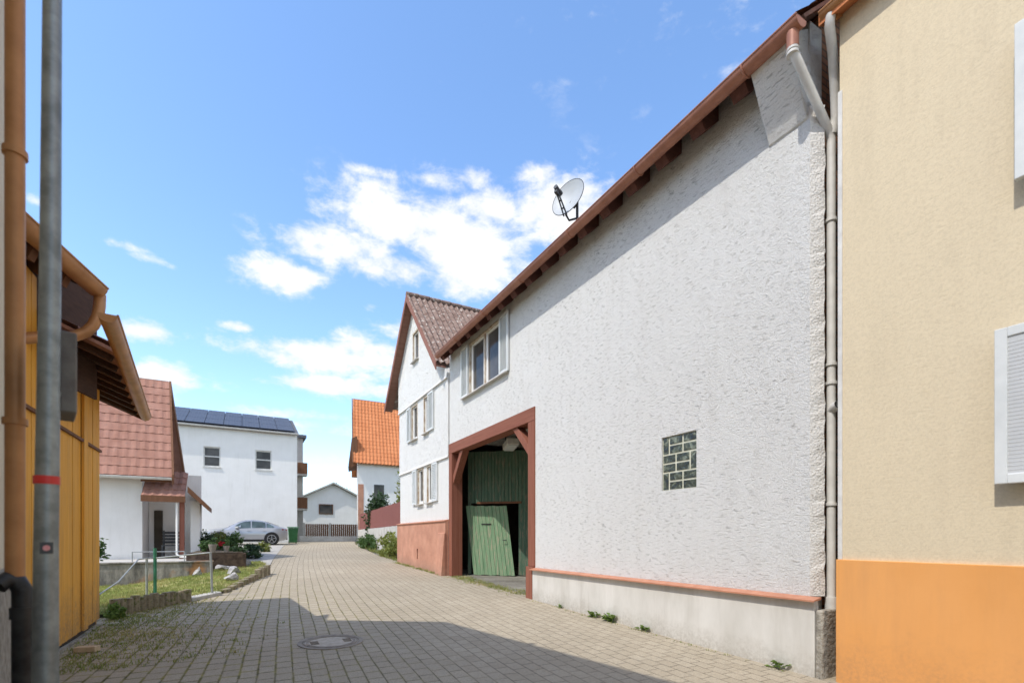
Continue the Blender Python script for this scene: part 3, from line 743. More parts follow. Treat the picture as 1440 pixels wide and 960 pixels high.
# the tall green leaf standing ajar, hinged at the left post
LD = Vector((0.766, -0.643, 0)); H0 = Vector((6.20, 13.43, 0)); LN = Vector((-0.643, -0.766, 0))
def leaf_pt(s, z, o=0.0): return H0 + LD * s + LN * o + Vector((0, 0, z))
zb_ = zg(13.0) + 0.03
leafroot = None
mbs = MB()
nb = 30; Lw = 3.1
for k in range(nb):
    a = Lw * k / nb + 0.003 - 0.28; b = Lw * (k + 1) / nb - 0.003 - 0.28
    top = 4.22 + 0.004 * math.sin(k * 5.1)
    segs = [(zb_, top)]
    if -0.18 < (a + b) / 2 < 1.30: segs = [(2.68, top)]
    for (z0_, z1_) in segs:
        o_ = 0.004 * math.sin(k * 2.7)
        mbs.prism([leaf_pt(a, z0_, o_), leaf_pt(b, z0_, o_), leaf_pt(b, z1_, o_), leaf_pt(a, z1_, o_)], LN * 0.028)
leafroot = mbs.build('gate_leaf', 'green_dark', barn)
for z_ in (2.66, 3.95): MB().prism([leaf_pt(0.02, z_, -0.05), leaf_pt(Lw, z_, -0.05), leaf_pt(Lw, z_ + 0.14, -0.05), leaf_pt(0.02, z_ + 0.14, -0.05)], LN * 0.04).build('cross_rail', 'brown_wood', leafroot)
mb = MB()
mb.prism([leaf_pt(0.0, 2.66, 0.03), leaf_pt(1.36, 2.66, 0.03), leaf_pt(1.36, 2.72, 0.03), leaf_pt(0.0, 2.72, 0.03)], LN * 0.02)
mb.build('wicket_head', 'brown_wood', leafroot)
# dark sheet closing the passage, standing for the unlit depth behind the wicket
MB().box((9.9, 8.75, 0.3), (9.96, 15.2, 4.8)).build('dark_depth_sheet', 'dark_room', barn)

# loose wicket door, dropped and leaning in front of the leaf
wk = thing('wicket_door', 'worn light green plank door leaning crookedly inside the gateway', 'door', (6.6, 13.0, zg(13.0)))
tilt = R(7.5); W_, H_ = 1.25, 2.06
def wpt(u, v, o):
    # u across, v up; leaned in-plane so that its foot kicks out to the right
    uu = u + (H_ - v) * math.tan(tilt) * 0.95
    vv = v - (u / W_) * 0.02
    return H0 + LD * (uu - 0.32) + LN * (o + 0.09 + (H_ - v) * 0.02) + Vector((0, 0, zg(13.2) + 0.02 + vv))
mb = MB(); nb = 11
for k in range(nb):
    a, b = W_ * k / nb + 0.004, W_ * (k + 1) / nb - 0.004; o_ = 0.004 * math.sin(k * 3.3)
    v1 = H_ + 0.008 * math.sin(k * 2.1); v0 = 0.01 * math.sin(k * 4.4) + 0.01
    mb.prism([wpt(a, v0, o_), wpt(b, v0, o_), wpt(b, v1, o_), wpt(a, v1, o_)], LN * 0.03)
door = mb.build('door_boards', 'green_light', wk)
mb = MB()
for v in (0.25, 1.7): mb.prism([wpt(0.05, v, -0.04), wpt(1.25, v, -0.04), wpt(1.25, v + 0.12, -0.04), wpt(0.05, v + 0.12, -0.04)], LN * 0.035)
mb.build('batten', 'green_dark', wk)
mb = MB(); mb.prism([wpt(0.42, 1.50, 0.034), wpt(0.72, 1.50, 0.034), wpt(0.72, 1.535, 0.034), wpt(0.42, 1.535, 0.034)], LN * 0.012); mb.build('letter_slot', 'dark_iron', wk)
mb = MB(); c = wpt(1.12, 1.05, 0.05); mb.tube([c, c + LN * 0.05, c + LN * 0.055 - LD * 0.10], 0.012, 8); mb.build('handle', 'dark_iron', wk, smooth=True)
# hanging lamp under the gateway ceiling
hl = thing('hanging_lamp', 'grey box shaped lamp hanging under the gateway ceiling', 'lamp', (6.3, 11.5, 4.1))
a_ = Matrix.Rotation(R(-20), 3, 'Z')
mb = MB(); mb.box((-0.16, -0.45, -0.10), (0.16, 0.45, 0.06)); mb.v = [a_ @ v + Vector((6.3, 11.5, 4.16)) for v in mb.v]; mb.build('housing', 'zinc', hl, bevel=0.015)
mb = MB(); mb.box((-0.13, -0.42, -0.125), (0.13, 0.42, -0.102)); mb.v = [a_ @ v + Vector((6.3, 11.5, 4.16)) for v in mb.v]; mb.build('diffuser', 'shutter', hl)
for yy in (11.2, 11.8): MB().tube([(6.3, yy, 4.20), (6.3, yy, 4.836)], 0.012, 8).build('bracket', 'dark_iron', hl)

# ================================================================== SATELLITE DISH on the barn roof edge
dish = thing('satellite_dish', 'grey satellite dish standing on the barn roof edge against the cloud', 'satellite dish', (5.16, 7.05, 7.15))
dc = Vector((5.10, 7.12, 7.62)); dn = Vector((-0.90, -0.36, 0.26)).normalized()
du = Vector((0, 0, 1)); du = (du - dn * du.dot(dn)).normalized(); dw = dn.cross(du)
mb = MB(); rings = []
for layer in (0, 1):
    for k in range(0, 9):
        rr = k / 8; rings.append(mb.pts([dc + (dw * math.cos(t) * 0.315 + du * math.sin(t) * 0.35) * rr + dn * (0.085 * rr * rr - 0.014 * layer) for t in [2 * math.pi * q / 36 for q in range(36)]]))
def ringfaces(a, b):
    for q in range(36): mb.f.append((a + q, a + (q + 1) % 36, b + (q + 1) % 36, b + q))
for k in range(8): ringfaces(rings[k], rings[k + 1]); ringfaces(rings[9 + k + 1], rings[9 + k])
ringfaces(rings[8], rings[17])
mb.build('reflector', 'dish', dish, smooth=True)
mb = MB(); mb.tube([dc + (dw * math.cos(t) * 0.318 + du * math.sin(t) * 0.353) + dn * 0.082 for t in [2 * math.pi * q / 40 for q in range(41)]], 0.007, 6); mb.build('rim', 'dish_dark', dish, smooth=True)
foot = dc - du * 0.345 + dn * 0.06; lnb = dc + dn * 0.40 - du * 0.13
mb = MB()
for s_ in (-1, 1): mb.bar(foot + dw * 0.03 * s_ - du * 0.03, lnb + dw * 0.012 * s_ - du * 0.03, 0.014, 0.03)
for f_ in (0.3, 0.6, 0.8): 
    c = foot.lerp(lnb, f_) - du * 0.03; mb.bar(c - dw * 0.03, c + dw * 0.03, 0.014, 0.02)
mb.build('arm', 'dish_dark', dish)
mb = MB(); mb.tube([lnb + dn * 0.05, lnb - dn * 0.07], 0.038, 14); mb.tube([lnb - dn * 0.06, lnb - dn * 0.12], 0.045, 14); mb.bar(lnb - du * 0.09, lnb + du * 0.03, 0.05, 0.06); mb.build('receiver', 'dish_dark', dish, smooth=True)
mb = MB(); mb.tube([(5.20, 7.05, 7.18), (5.20, 7.05, 7.60)], 0.024, 10); mb.bar(Vector((5.20, 7.08, 7.55)), dc - dn * 0.03, 0.08, 0.10); mb.tube([foot, foot - dn * 0.12 - du * 0.02, (5.20, 7.05, 7.3)], 0.018, 8)
mb.build('mast', 'dish_dark', dish)

# ================================================================== GABLE HOUSE beyond the barn
gh = thing('gable_house', 'white gabled house with terracotta plinth and shuttered windows, joined to the barn', 'house', (XW, 16, zg(16)))
GY0, GY1 = 13.52, 18.60; AP = 16.62
def gwall(z0_, z1_, X, hl_): return MB().wall([(GY0, z0_), (GY1, z0_), (GY1, z1_), (GY0, z1_)], hl_, (X, 0, 0), (0, 1, 0), (0, 0, 1), (0.24, 0, 0))
W_low = [(14.93, 15.50), (15.82, 16.44)]; W_up = [(15.20, 15.72), (16.36, 17.0)]
W_low = [(14.96, 15.48), (15.86, 16.44)]; W_up = [(15.22, 15.70), (16.38, 17.02)]
gwall(0.4, 4.05, XW, [[(a, 2.80), (b, 2.80), (b, 3.98), (a, 3.98)] for a, b in W_low]).build('wall', 'render_house', gh)
gwall(4.05, 6.37, XW - 0.035, [[(a, 5.08), (b, 5.08), (b, 6.27), (a, 6.27)] for a, b in W_up]).build('wall', 'render_house', gh)
GE = 7.45
def roofz(y): return 10.0 - abs(y - AP) * 1.10
MB().wall([(GY0, 6.37), (GY1, 6.37), (GY1, roofz(GY1) - 0.1), (AP, roofz(AP) - 0.1), (GY0, roofz(GY0) - 0.1)],
          [[(16.14, 7.76), (16.76, 7.76), (16.76, 8.76), (16.14, 8.76)]], (XW - 0.075, 0, 0), (0, 1, 0), (0, 0, 1), (0.24, 0, 0)).build('wall', 'render_house', gh)
for zz, dx in ((4.05, 0.035), (6.37, 0.075)):
    mb = MB(); mb.box((XW - dx - 0.018, GY0, zz - 0.03), (XW - dx + 0.03, GY1, zz + 0.02)); mb.build('string_course', 'smooth_white', gh)
mb = MB(); mb.box((XW + 0.25, GY1 - 0.25, 0.4), (12, GY1, 7.3)); mb.box((XW + 0.25, GY0, 4.5), (12, GY0 + 0.1, 7.0)); mb.box((11.8, GY0, .4), (12, GY1 - .26, 7.3)); mb.build('side_wall', 'render_house', gh)
window(gh, XW, W_low[0][0], W_low[0][1], 2.80, 3.98, 1, [(14.44, 14.92)])
window(gh, XW, W_low[1][0], W_low[1][1], 2.80, 3.98, 1, [(16.48, 16.94)])
window(gh, XW - 0.035, W_up[0][0], W_up[0][1], 5.08, 6.27, 1, [(14.70, 15.18)])
window(gh, XW - 0.035, W_up[1][0], W_up[1][1], 5.08, 6.27, 1, [(17.06, 17.50)])
window(gh, XW - 0.075, 16.14, 16.76, 7.76, 8.76, 1, [])
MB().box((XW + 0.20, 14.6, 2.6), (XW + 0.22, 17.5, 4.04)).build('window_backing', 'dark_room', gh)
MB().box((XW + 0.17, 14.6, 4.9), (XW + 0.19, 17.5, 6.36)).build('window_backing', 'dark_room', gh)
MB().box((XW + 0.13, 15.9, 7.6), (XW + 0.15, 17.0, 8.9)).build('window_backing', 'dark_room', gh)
# plinth, battered towards the gateway, with flashing and vent slot
zp = 2.14
MB().wall([(13.55, 0.35), (GY1 + 0.04, 0.35), (GY1 + 0.04, zp), (13.55, zp)], [[(16.10, 0.92), (16.24, 0.92), (16.24, 1.27), (16.10, 1.27)]], (XW - 0.11, 0, 0), (0, 1, 0), (0, 0, 1), (0.10, 0, 0)).build('plinth', 'terracotta', gh)
MB().box((XW - 0.03, 16.0, 0.85), (XW - 0.006, 16.3, 1.35)).build('vent', 'black', gh)
mb = MB(); mb.prism([(XW - 0.27, 13.53, 0.35), (XW - 0.15, 13.53, 1.78), (XW - 0.112, 13.53, 1.80), (XW - 0.112, 13.53, 0.35)], (0, 0.55, 0)); mb.build('buttress', 'terracotta', gh, bevel=0.01)
mb = MB(); mb.prism([(XW - 0.145, 13.55, zp - 0.01), (XW - 0.145, 13.55, zp + 0.01), (XW - 0.003, 13.55, zp + 0.05), (XW - 0.003, 13.55, zp + 0.002)], (0, GY1 - 13.49, 0)); mb.build('plinth_ledge', 'ledge', gh)
# roof planes and verge boards
OX = 4.98
for sgn in (-1, 1):
    ye = AP + sgn * 2.95; z_e = roofz(ye)
    roof_sheet('roof', 'tile_brown', gh, (OX, ye, z_e + 0.05), (7.3, 0, 0), (0, AP - ye, roofz(AP) - z_e), 0.20, 0.36, 0.036, lift=0.008)
    mb = MB(); mb.bar((OX + 0.015, ye, z_e - 0.07), (OX + 0.015, AP, roofz(AP) - 0.07), 0.03, 0.22, (1, 0, 0))
    mb.v = mb.v
    mb = MB(); mb.prism([(OX - 0.012, ye, z_e - 0.19), (OX - 0.012, AP, roofz(AP) - 0.19), (OX - 0.012, AP, roofz(AP) + 0.035), (OX - 0.012, ye, z_e + 0.035)], (0.03, 0, 0)); mb.build('verge_board', 'verge', gh)
    mb = MB(); mb.prism([(OX + 0.02, ye, z_e - 0.09), (OX + 0.02, AP, roofz(AP) - 0.09), (OX + 0.02, AP, roofz(AP) - 0.06), (OX + 0.02, ye, z_e - 0.06)], (0.30, 0, 0)); mb.build('verge_soffit', 'rafter', gh)
mb = MB()
for k in range(18): mb.tube([(OX + 0.4 * k, AP, roofz(AP) + 0.06), (OX + 0.4 * k + 0.43, AP, roofz(AP) + 0.075)], 0.085, 10)
mb.build('ridge_tiles', 'tile_brown', gh, smooth=True)

# ================================================================== BEIGE HOUSE (nearest right)
bh = thing('beige_house', 'beige rendered house with an orange plinth at the right edge', 'house', (XW, 0.5, zg(0)))
BX = 5.35; BY = 2.775
MB().box((BX, -4, 1.43), (BX + 6, BY, 7.0)).build('wall', 'beige', bh)
MB().box((BX - 0.035, -4, -0.1), (BX + 5.9, BY + 0.02, 1.435)).build('plinth', 'orange_plinth', bh, bevel=0.006)
MB().box((BX - 0.012, BY - 0.028, 1.437), (BX + 0.03, BY + 0.012, 6.2)).build('corner_strip', 'zinc', bh)
mb = MB(); mb.prism([(BX - 0.16, -4, 6.90), (BX - 0.16, -4, 7.02), (BX + 4, -4, 10.5), (BX + 4, -4, 10.3), (BX - 0.0, -4, 6.97)], (0, BY + 0.12 + 4, 0)); mb.build('roof', 'tile_orange', bh)
MB().gutter((BX - 0.13, -4, 7.0), (BX - 0.13, BY + 0.1, 7.0), 0.07).build('gutter', 'copper', bh, smooth=True)
mb = MB(); mb.prism([(BX - 0.10, BY - 0.03, 6.87), (BX - 0.10, BY - 0.03, 6.93), (BX + 4, BY - 0.03, 10.42), (BX + 4, BY - 0.03, 10.15)], (0, 0.13, 0)); mb.build('verge_board', 'copper', bh)
mb = MB(); mb.tube([(BX - 0.13, BY + 0.02, 6.94), (BX - 0.13, BY + 0.03, 6.84), (BX + 0.02, BY + 0.08, 6.70), (BX + 0.16, BY + 0.13, 6.35), (BX + 0.21, BY + 0.15, 6.15), (BX + 0.21, BY + 0.18, 5.98)], 0.045, 12); mb.build('downpipe', 'zinc', bh, smooth=True)
def big_shutter(y0, y1, z0, z1):
    X = BX - 0.07; th = 0.05; fw = 0.075; mb = MB()
    mb.box((X - th, y0, z0), (X, y0 + fw, z1)); mb.box((X - th, y1 - fw, z0), (X, y1, z1))
    mb.box((X - th + .001, y0 + fw, z0), (X, y1 - fw, z0 + fw)); mb.box((X - th + .001, y0 + fw, z1 - fw), (X, y1 - fw, z1))
    sh = mb.build('shutter', 'shutter', bh, bevel=0.005)
    mb = MB(); z = z0 + fw
    while z < z1 - fw - 0.03:
        mb.prism([(X - th + .008, y0 + fw, z), (X - th + .014, y0 + fw, z - .008), (X - .006, y0 + fw, z + .026), (X - .012, y0 + fw, z + .030)], (0, y1 - y0 - 2 * fw, 0)); z += 0.03
    mb.box((X - th + 0.0105, y0 + fw, z0 + fw), (X - 0.002, y1 - fw, z1 - fw)); mb.build('slats', 'shutter_slat', sh)
    mb = MB()
    for z_ in (z0 + 0.2, z1 - 0.2): mb.box((X, y1 - 0.1, z_), (BX + 0.01, y1 - 0.06, z_ + 0.03))
    mb.build('hinge', 'dark_iron', sh)
M['shutter_slat'] = mat_noise('grey_slats', (0.50, 0.515, 0.52), (0.54, 0.555, 0.56), 4, 0.6, bump=0)
big_shutter(0.92, 1.565, 2.08, 3.30); big_shutter(0.92, 1.45, 4.42, 5.62)
def bh_window(z0, z1):
    w = MB().box((BX - 0.02, -0.15, z0), (BX + 0.02, 0.90, z1)).build('window', 'white_pvc', bh, bevel=0.006)
    MB().box((BX - 0.03, -0.05, z0 + 0.1), (BX - 0.021, 0.35, z1 - 0.1)).build('pane', 'glass', w)
    MB().box((BX - 0.03, 0.43, z0 + 0.1), (BX - 0.021, 0.83, z1 - 0.1)).build('pane', 'glass', w)
bh_window(2.08, 3.30); bh_window(4.42, 5.62)

# ================================================================== LEFT FOREGROUND HOUSE (a sliver in view, throws the long shade)
nh = thing('cream_house', 'cream rendered house at the left edge with a copper downpipe', 'house', (-1.5, 4, zg(4)))
C0 = Vector((-1.775, 5.90, 0)); FD = Vector((0.232, -0.973, 0)); ED = Vector((-0.876, 0.482, 0))
A_ = C0 + FD * 10.5; B_ = A_ + Vector((-7, -1.5, 0)); D_ = C0 + ED * 5.5
foot_ = [C0, A_, B_, D_]
mb = MB(); mb.prism([p + Vector((0, 0, -0.3)) for p in foot_], (0, 0, 7.4)); mb.build('wall', 'cream', nh)
ctr = (C0 + A_ + B_ + D_) / 4
mb = MB(); mb.prism([p + Vector((0, 0, 7.10)) for p in foot_], (0, 0, 0.08)); 
rdg = [C0.lerp(D_, 0.5) + FD * 2.5, A_.lerp(B_, 0.5) - FD * 2.0]
t_ = [p + Vector((0, 0, 7.18)) for p in foot_]; r0, r1 = [p + Vector((0, 0, 9.0)) for p in rdg]
mb.face([t_[0], t_[1], r1, r0]); mb.face([t_[1], t_[2], r1]); mb.face([t_[2], t_[3], r0, r1]); mb.face([t_[3], t_[0], r0])
mb.build('roof', 'tile_rose', nh)
FN = Vector((-FD.y, FD.x, 0)); FN = -FN if FN.x < 0 else FN
mb = MB(); mb.prism([C0 + FN * 0.002, A_ + FN * 0.002, A_ + FN * 0.05, C0 + FN * 0.05], (0, 0, 1.42)); mb.build('plinth', 'rough_stone', nh)
pp = Vector((-1.222, 4.12, 0))
mb = MB(); mb.tube([pp + Vector((0, 0, 1.42)), pp + Vector((0, 0, 7.05))], 0.047, 16)
for z_ in (2.35, 4.0, 5.6): mb.tube([pp + Vector((0, 0, z_)), pp + Vector((0, 0, z_ + 0.04))], 0.060, 16)
mb.build('downpipe', 'copper', nh, smooth=True)
q_ = pp + Vector((0.028, -0.01, 0))
mb = MB(); mb.tube([pp + Vector((-0.06, -0.06, 1.37)), pp + Vector((-0.03, -0.03, 1.40)), pp + Vector((0.01, 0, 1.385)), q_ + Vector((0.01, 0, 1.33)), q_ + Vector((0.01, 0, 1.20)), q_ + Vector((0.01, 0, 0.2))], 0.052, 14)
mb.tube([q_ + Vector((0.01, 0, 1.16)), q_ + Vector((0.01, 0, 1.23))], 0.062, 14)
mb.build('standpipe', 'dark_iron', nh, smooth=True)

# ================================================================== LAMP POST
lp = thing('lamp_post', 'grey galvanised lamp post with a red band in the left foreground', 'lamp post', (-0.985, 3.74, zg(3.74)))
px_, py_ = -0.985, 3.74
mb = MB(); mb.tube([(px_, py_, 0.15), (px_ + 0.006, py_, 1.6), (px_ + 0.024, py_, 3.2), (px_ + 0.036, py_, 5.4)], 0.062, 20, r_end=0.040); mb.build('mast', 'steel', lp, smooth=True)
MB().tube([(px_ + 0.008, py_, 1.962), (px_ + 0.008, py_, 2.008)], 0.0585, 20).build('red_band', 'red_paint', lp, smooth=True)
mb = MB(); dirn = Vector((-px_, -py_, 0)).normalized(); sd_ = Vector((-dirn.y, dirn.x, 0))
c = Vector((px_ + 0.007, py_, 1.60)) + dirn * 0.0615
mb.prism([c - sd_ * 0.028 + Vector((0, 0, -0.032)), c + sd_ * 0.028 + Vector((0, 0, -0.032)), c + sd_ * 0.028 + Vector((0, 0, 0.032)), c - sd_ * 0.028 + Vector((0, 0, 0.032))], dirn * 0.002)
st_ = mb.build('sticker', 'dish_dark', lp)
mb = MB(); mb.tube([c + dirn * 0.002, c + dirn * 0.004], 0.016, 14)
M['petal_pale'] = mat_noise('pink_print', (0.65, 0.25, 0.25), (0.72, 0.35, 0.35), 60, 0.5, bump=0)
MB().tube([c + dirn * 0.002, c + dirn * 0.004], 0.016, 14).build('sticker_dot', 'petal_pale', st_)
mb = MB(); s0 = Vector((px_ + 0.045, py_ + 0.065, 0)); 
vr = Vector((-0.26, 0.965, 0)); mb.prism([s0 + Vector((0, 0, 2.40)), s0 + vr * 0.32 + Vector((0, 0, 2.40)), s0 + vr * 0.32 + Vector((0, 0, 2.88)), s0 + Vector((0, 0, 2.88))], (0.078, 0.02, 0))
M['sign_back'] = mat_noise('dull_sign_metal', (0.10, 0.085, 0.075), (0.17, 0.16, 0.14), 5, 0.6, 0.2, bump=0)
mb.build('sign_box', 'sign_back', lp, bevel=0.01)
for z_ in (2.5, 2.78): MB().bar((px_ + 0.02, py_, z_), s0 + vr * 0.06 + Vector((0.03, 0.0, z_)), 0.025, 0.025).build('bracket', 'steel', lp)
mb = MB(); mb.tube([(px_ + 0.035, py_, 5.36), (px_ + 0.036, py_, 5.46), (px_ + 0.036, py_, 5.60), (px_ + 0.036, py_, 5.66)], 0.10, 18, r_end=0.17); mb.build('lamp_head', 'zinc', lp, smooth=True)

# ================================================================== YELLOW BARN (left)
yb = thing('ochre_barn', 'ochre plank barn with copper gutters behind the lamp post', 'barn', (-2.0, 7.6, zg(7.6)))
YX = -1.83; YY0, YY1 = 6.02, 9.24
mb = MB(); y = YY0; rd = random.Random(2)
while y < YY1 - 0.02:
    w = rd.choice((0.17, 0.19, 0.2)); e = min(y + w, YY1)
    xo = rd.uniform(0, 0.006)
    if abs(y - 8.35) < 0.09: xo = -0.03
    mb.box((YX - 0.03 - xo, y + 0.003, zg(y) + 0.08), (YX - xo, e - 0.003, 4.3)); y = e
mb.build('plank_wall', 'yellow_wood', yb)
mb = MB(); x = YX - 0.035
while x > -6.5: mb.box((x - 0.185, YY1 - 0.03, 0.35), (x, YY1, 4.6 + (YX - x) * 0.42)); x -= 0.19
mb.build('plank_wall', 'yellow_wood', yb)
MB().box((YX - 4.6, YY0 + 0.6, 0.0), (YX - 0.04, YY1 - 0.04, 4.2)).build('frame_core', 'dark_room', yb)
MB().box((YX - 0.02, YY0, zg(6.0) - 0.1), (YX + 0.025, YY1 + 0.03, zg(9) - 0.01)).build('sill_beam', 'rough_stone', yb)
mb = MB(); mb.bar((YX + 0.012, YY0, 2.92), (YX + 0.012, YY1, 2.92), 0.03, 0.035); mb.build('batten', 'brown_wood', yb)
# main eave: line set slightly askew to the wall
e0 = Vector((-1.09, 5.97, 3.68)); e1 = Vector((-1.41, 10.15, 3.68))
out = Vector((0.997, 0.076, 0)); inn = -out; up_ = inn * 4.0 + Vector((0, 0, 1.7))
e0g = e0 + (e0 - e1) * 0.075; e0 = e0.lerp(e1, 0.2)
roof_sheet('roof', 'tile_rose', yb, e0 + Vector((0, 0, 0.06)) + inn * 0.04, e1 - e0, up_, 0.22, 0.34, 0.02)
MB().gutter(e0g, e1, 0.075, out=out).build('gutter', 'copper', yb, smooth=True)
mb = MB()
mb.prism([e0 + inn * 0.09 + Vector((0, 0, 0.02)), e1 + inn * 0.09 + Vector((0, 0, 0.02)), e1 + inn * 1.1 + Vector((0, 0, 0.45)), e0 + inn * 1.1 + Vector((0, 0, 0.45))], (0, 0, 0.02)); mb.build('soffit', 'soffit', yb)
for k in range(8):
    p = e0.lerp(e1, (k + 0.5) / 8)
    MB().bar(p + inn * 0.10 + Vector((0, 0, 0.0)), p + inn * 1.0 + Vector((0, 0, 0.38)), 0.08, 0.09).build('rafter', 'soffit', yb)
mb = MB(); mb.prism([e1 + Vector((0, 0, -0.08)), e1 + inn * 3.9 + Vector((0, 0, 1.58)), e1 + inn * 3.9 + Vector((0, 0, 1.78)), e1 + Vector((0, 0, 0.10))], (0, 0.03, 0)); mb.build('verge_board', 'brown_wood', yb)
# short upper eave that meets it, with its own gutter and outlet pipe
f0 = Vector((-1.72, 5.40, 4.36)); f1 = Vector((-1.375, 6.82, 4.36)); fo = Vector((0.972, -0.236, 0)); fi = -fo
MB().gutter(f0, f1, 0.105, out=fo).build('gutter', 'copper', yb, smooth=True)
roof_sheet('upper_roof', 'tile_rose', yb, f0 + Vector((0, 0, 0.06)) + fi * 0.05, f1 - f0, fi * 3.0 + Vector((0, 0, 1.35)), 0.22, 0.34, 0.02)
mb = MB(); mb.prism([f0 + fi * 0.11 + Vector((0, 0, -0.02)), f1 + fi * 0.11 + Vector((0, 0, -0.02)), f1 + fi * 0.9 + Vector((0, 0, 0.33)), f0 + fi * 0.9 + Vector((0, 0, 0.33))], (0, 0, 0.02)); mb.build('upper_soffit', 'soffit', yb)
for k in range(3):
    p = f0.lerp(f1, (k + 0.4) / 3)
    MB().bar(p + fi * 0.12 + Vector((0, 0, -0.09)), p + fi * 0.6 + Vector((0, 0, 0.12)), 0.09, 0.13).build('rafter', 'brown_wood', yb)
mb = MB(); mb.prism([f0 + fi * 0.42 + Vector((0, 0, -1.0)), f1 + fi * 0.42 + (f1 - f0) * 0.62 + Vector((0, 0, -1.0)), f1 + fi * 0.42 + (f1 - f0) * 0.62 + Vector((0, 0, 0.27)), f0 + fi * 0.42 + Vector((0, 0, 0.16))], fi * 0.03); mb.build('eave_shade_panel', 'soffit', yb)  # dark infill panel, coloured to read as the shaded underside of the eave
mb = MB()
mb.tube([cam2w(-4.50, 5.36, 4.30), cam2w(-4.455, 5.30, 4.16), cam2w(-4.43, 5.25, 4.02), cam2w(-4.455, 5.22, 3.91), cam2w(-4.50, 5.18, 3.82), cam2w(-4.583, 5.10, 3.737), cam2w(-4.687, 4.90, 3.66), cam2w(-4.75, 4.75, 3.58), cam2w(-4.9, 4.6, 3.53)], 0.054, 14)
mb.build('outlet_pipe', 'copper', yb, smooth=True)

# ================================================================== LAWN EDGE, RAIL, ROCKS
pe = thing('palisade_edging', 'mossy concrete palisade edging below the grass bank', 'edging', (-1.4, 10.3, zg(10.3)))
mb = MB(); p0_, p1_ = Vector((-1.80, 9.80, 0)), Vector((-0.86, 11.08, 0)); n_ = 13
rd = random.Random(9)
for k in range(n_):
    p = p0_.lerp(p1_, (k + 0.5) / n_); h = zg(p.y) + 0.27 - 0.05 * k / n_ + rd.uniform(-0.02, 0.02)
    mb.tube([(p.x, p.y, zg(p.y) - 0.1), (p.x, p.y, h - 0.012), (p.x, p.y, h)], 0.066, 10)
mb.build('stakes', 'palisade', pe)
for k in range(9):
    t = k / 8; x = -0.30 + t * 0.92; y = 12.2 + t * 3.35; h = 0.07 + 0.13 * t + (0.08 if k > 5 else 0)
    mb = MB(); mb.box((x - 0.075, y - 0.17, zg(y) - 0.05), (x + 0.075, y + 0.17, zg(y) + h)); a_ = rd.uniform(-0.12, 0.12)
    cx = Vector((x, y, 0)); rot = Matrix.Rotation(a_ - 0.25, 3, 'Z'); mb.v = [rot @ (v - cx) + cx for v in mb.v]
    o = mb.build('edging_block', 'palisade', bevel=0.02)
    tag(o, 'small weathered kerb block in the row stepping up along the lawn edge', 'kerb block', 'kerb blocks along the lawn edge')
hr = thing('handrail', 'thin galvanised handrail with a green post on the grass bank', 'railing', (-1.0, 11.9, zg(11.9)))
gx0, gy0 = -1.54, 12.2; sx0, sy0 = -0.52, 11.6
MB().tube([(gx0, gy0, 0.3), (gx0, gy0, 1.44)], 0.030, 12).build('post', 'green_paint', hr, smooth=True)['label'] = 'green painted post'
M['steel_light'] = mat_noise('bright_galvanised', (0.30, 0.32, 0.32), (0.42, 0.44, 0.44), 9, 0.45, 0.4, bump=0)
MB().tube([(gx0 - 0.13, gy0 - 0.04, 0.3), (gx0 - 0.13, gy0 - 0.04, 1.25)], 0.021, 12).build('post', 'steel_light', hr, smooth=True)
MB().tube([(sx0, sy0, 0.4), (sx0 - 0.03, sy0, 1.36)], 0.022, 12).build('post', 'steel_light', hr, smooth=True)
mb = MB(); mb.tube([(sx0 - 0.03, sy0, 1.35), (gx0, gy0, 1.24), (gx0 - 0.13, gy0 - 0.04, 1.24), (gx0 - 0.26, gy0 - 0.10, 1.22), (-1.95, 11.2, 0.86), (-2.2, 10.6, 0.62)], 0.013, 8); mb.build('rail', 'steel_light', hr, smooth=True)

def rock(x, y, r, label, seed, peak=0.25):
    rd = random.Random(seed); bm = bmesh.new(); bmesh.ops.create_icosphere(bm, subdivisions=3, radius=1)
    cuts = [(Vector((rd.gauss(0, 1), rd.gauss(0, 1), rd.gauss(0, 1))).normalized(), rd.uniform(0.32, 0.75)) for _ in range(12)]
    for v in bm.verts:
        for n_, d_ in cuts:
            k = v.co.dot(n_) - d_
            if k > 0: v.co -= n_ * k
        tp = 1.0 - peak * (v.co.z + 0.6)
        v.co = Vector((v.co.x * r[0] * tp, v.co.y * r[1] * tp, v.co.z * r[2] * (1 + 0.5 * peak)))
    mb = MB(); bm.verts.index_update()
    z0_ = zl(x, y) + r[2] * 0.40
    mb.v = [v.co + Vector((x, y, z0_)) for v in bm.verts]; mb.f = [tuple(v.index for v in f.verts) for f in bm.faces]; bm.free()
    o = mb.build('garden_rock', 'rock'); tag(o, label, 'rock', 'rocks on the grass bank')
rock(-0.18, 15.7, (0.36, 0.30, 0.21), 'broad angular rock in the middle of the three stacked up the bank', 5, 0.4)
rock(-0.50, 16.9, (0.30, 0.25, 0.16), 'long pale rock highest on the bank, against the planting bed', 8, 0.15)
rock(0.13, 18.2, (0.27, 0.25, 0.17), 'flat grey rock on the bank nearest the street edge', 3)
rock(-0.26, 13.9, (0.25, 0.22, 0.17), 'low pale rock nearest the kerb blocks and the railing', 4)
rock(-1.05, 15.9, (0.22, 0.18, 0.2), 'small pale rock at the foot of the retaining wall', 6)

